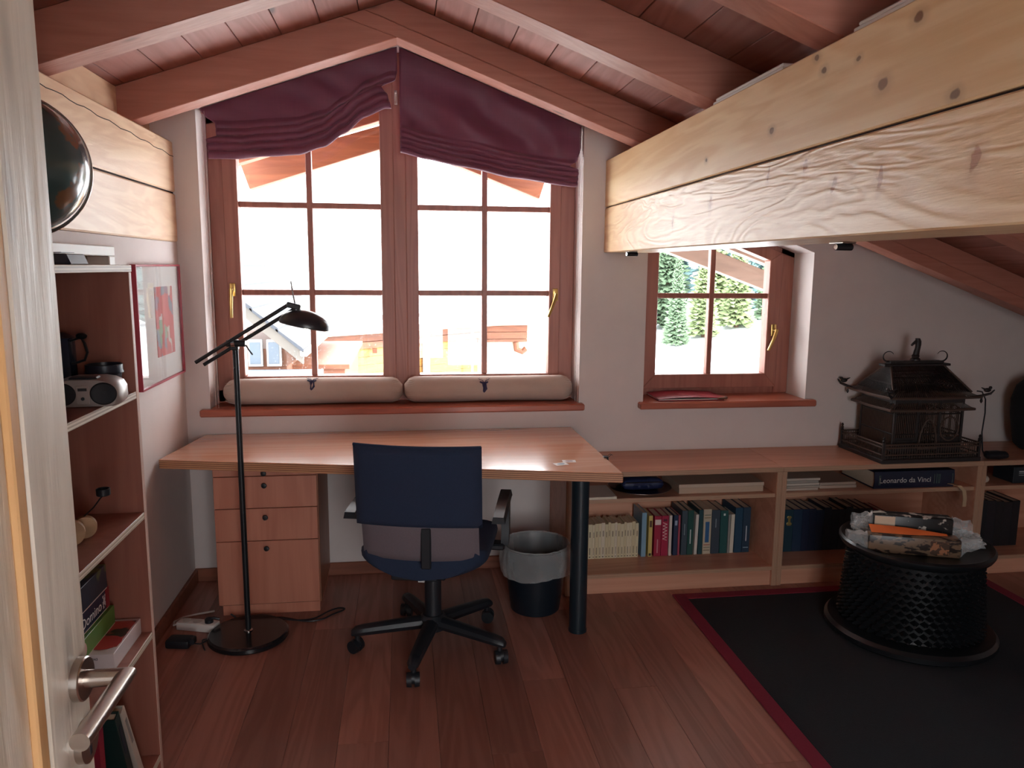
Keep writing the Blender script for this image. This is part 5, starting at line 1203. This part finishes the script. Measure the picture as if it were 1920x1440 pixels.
# brackets under the gable boards
for k in (.12, .30, .48, .80, .95):
    p = P1 + (P2 - P1) * k + Vector((.12, -.16)); b_ = MB(o); b_.box(p.x - .06, p.x + .06, p.y - .06, p.y + .06, -.74, -.62); b_.build('bracket', BRN, t, 0)
b_ = MB(o); p = P3 + Vector((-.35, -.12)); b_.tube([(p.x, p.y, -.75), (p.x + .02, p.y, -.98), (p.x + .2, p.y, -1.05), (p.x + .32, p.y, -.95)], .09, 8); b_.build('bracket', BRN, t)
b_ = MB(o); b_.tube([(P2.x - .2, P2.y - .6, -.1), (P2.x - .2, P2.y - .5, -1.6), (P2.x - .2, P2.y - .4, -4.6)], .04, 8); b_.build('downpipe', PALEST, t)

t = thing('slate_chalet', 'timber chalet with grey slate roof sloping down at the lower left of the big window', 'building', (-3.4, 13.0, -4.6)); o = Vector(t.location)
b_ = MB(o); b_.prism([(-6.0, 12.4), (-1.85, 12.4), (-1.85, 17), (-6.0, 17)], 'z', -4.6, .25); b_.build('wall', plain('chalet_wall_brown', '#4e2c18', .8, var=.15, vs_=3), t, 0)
sl = .856
def rzz(x): return 1.08 - sl * (x + 2.393)
for k in range(7):   # slate courses, each its own strip
    xa = -1.50 - k * .36; xb2 = xa - .40
    b_ = MB(o); b_.prism([(xa, rzz(xa)), (xb2, rzz(xb2) - .03), (xb2, rzz(xb2) - .07), (xa, rzz(xa) - .07)], 'y', 11.75, 17.3, .004); b_.build('slate_course', SLATE, t, 0)
b_ = MB(o); b_.prism([(-1.52, rzz(-1.52) - .07), (-4.2, rzz(-4.2) - .07), (-4.2, rzz(-4.2) - .26), (-1.52, rzz(-1.52) - .26)], 'y', 11.80, 11.92, .005); b_.build('barge_board', plain('barge_grey', '#45403a', .7, var=.2, vs_=3), t, 0)
b_ = MB(o); b_.box(-1.56, -1.44, 11.75, 17.3, rzz(-1.5) - .12, rzz(-1.5) - .02, .02); b_.build('gutter', PALEST, t, 0)
for x_ in (-2.42, -2.14):
    b_ = MB(o); b_.box(x_, x_ + .22, 12.34, 12.40, -.02, .40, .004); wf = b_.build('window_frame', plain('frame_white', '#8f8f8c', .5), t, 0)
    b_ = MB(o); b_.box(x_ + .03, x_ + .19, 12.325, 12.345, .02, .36); b_.build('pane', DGL, wf, 0)
b_ = MB(o); b_.box(-6, -1.25, 11.95, 12.05, -.10, -.03, .004); b_.box(-6, -1.25, 11.95, 12.05, -.62, -.56, .004); rl_ = b_.build('balcony_rail', plain('rail_grey', '#565e68', .6), t, 0)
for k in range(30):
    x_ = -4.2 + k * .1; b_ = MB(o); b_.box(x_, x_ + .03, 11.97, 12.03, -.56, -.10); b_.build('baluster', BRN, rl_, 0)
b_ = MB(o); b_.box(-1.85, -1.02, 13.2, 17, -4.6, -.16); b_.build('annex_wall', CACHE['chalet_wall_brown'], t, 0)
for k in range(8):
    b_ = MB(o); b_.box(-1.85, -1.01, 13.15, 13.2, -.16 - (k + 1) * .17 + .006, -.16 - k * .17, .004); b_.build('annex_board', BRN, t, 0)
b_ = MB(o); b_.box(-1.95, -.92, 13.0, 17.1, -.16, -.08, .01); b_.build('annex_roof', BRN, t, 0)
b_ = MB(o); b_.box(-6, -1.2, 11.9, 12.4, -.72, -.62, .004); b_.build('balcony_floor', BRN, t, 0)

# ------------------------------------------------------------------ conifers on the hill
NEED = []
for i, (a, c) in enumerate((('#3c5240', '#6a8060'), ('#4a6042', '#8a9664'), ('#3a565a', '#627e7c'))):
    n = NT('needles%d' % i); n.base(n.mix(n.noise(n.coords((5, 5, 5)), 1, 3), hexc(a), hexc(c))); n.rough(.8); NEED.append(n.m)
BARK = plain('bark', '#5a4636', .9)
protos = []
for k in range(3):
    rnd = random.Random(40 + k); b_ = MB(); layers = 34
    for j in range(layers):
        u = j / (layers - 1); z = .55 + 7.2 * u; R = (1.30 - .12 * k) * (1 - u) ** .9 + .05; n = int(26 - 12 * u)
        for i in range(n):
            a = 2 * PI * (i + rnd.random()) / n; L = R * rnd.uniform(.65, 1.08); w = .09 + .10 * (1 - u); dr = .30 * L + rnd.uniform(-.05, .12)
            e = Vector((math.cos(a), math.sin(a), 0)); tg = Vector((-e.y, e.x, 0)); zz = z + rnd.uniform(-.12, .12)
            q = [Vector((0, 0, zz + .06)), e * L * .45 + tg * w + Vector((0, 0, zz - dr * .35)), e * L * .45 - tg * w + Vector((0, 0, zz - dr * .35)), e * L + Vector((0, 0, zz - dr + .12)), e * L * .8 + tg * w * .8 + Vector((0, 0, zz - dr * .95)), e * L * .8 - tg * w * .8 + Vector((0, 0, zz - dr * .95))]
            v = [b_.bm.verts.new(p) for p in q]
            for f in ((0, 1, 2), (1, 4, 3), (1, 3, 2), (2, 3, 5)): b_.bm.faces.new([v[f_] for f_ in f])
    me = b_.mesh('foliage', 0, fix=False); me.materials.append(NEED[k])
    b_ = MB(); b_.cyl((0, 0, -.3), (0, 0, 7.2), .14, .02, n=8); mt = b_.mesh('trunk'); mt.materials.append(BARK)
    protos.append((me, mt))
rt_ = random.Random(5)
spots = [(12.6, 34.6, 0, .60), (14.1, 35.0, 1, .72), (16.0, 35.6, 1, .80), (17.9, 36.2, 0, .62)]
spots += [(11.6 + 2.15 * i, 38.6 + .8 * (i % 2), (2, 0, 1, 2)[i], (1.0, .95, 1.05, .9)[i]) for i in range(4)]
spots += [(12.6 + 2.9 * i, 43.6 + .9 * (i % 2), (2, 0, 2, 2)[i], (1.35, 1.25, 1.4, 1.3)[i]) for i in range(4)]
spots += [(14.2 + 3.4 * i, 50.0, 2, 1.7) for i in range(3)]
cnt = [0, 0, 0]
for x_, y_, k, s in spots:
    row = 0 if y_ < 37 else (1 if y_ < 42 else 2)
    cnt[row] += 1; t = thing('conifer', ORD[cnt[row] - 1] + (' small sunlit conifer from the left in the front row on the slope', ' green conifer from the left in the middle row on the slope', ' tall bluish conifer from the left at the back of the slope')[row], 'tree', (x_, y_, gz(x_, y_) - .1), rt_.random() * 6, ('front row of conifers', 'middle row of conifers', 'back row of conifers')[row])
    t.scale = (s, s, s)
    link('foliage', protos[k][0], t); link('trunk', protos[k][1], t)
# overhead wire
t = thing('power_line', 'thin overhead wire crossing the white sky in the big window', 'wire', (0, 24, 2.6))
b_ = MB(); b_.tube([(-12 + 24 * i / 30, 0, -.35 + .0012 * (i - 15) ** 2) for i in range(31)], .014, 6); b_.build('cable', plain('wire_grey', '#55585c', .6), t)
b_ = MB(); b_.tube([(-12 + 24 * i / 30, .4, -.05 + .0012 * (i - 15) ** 2) for i in range(31)], .010, 6); b_.build('cable', CACHE['wire_grey'], t)
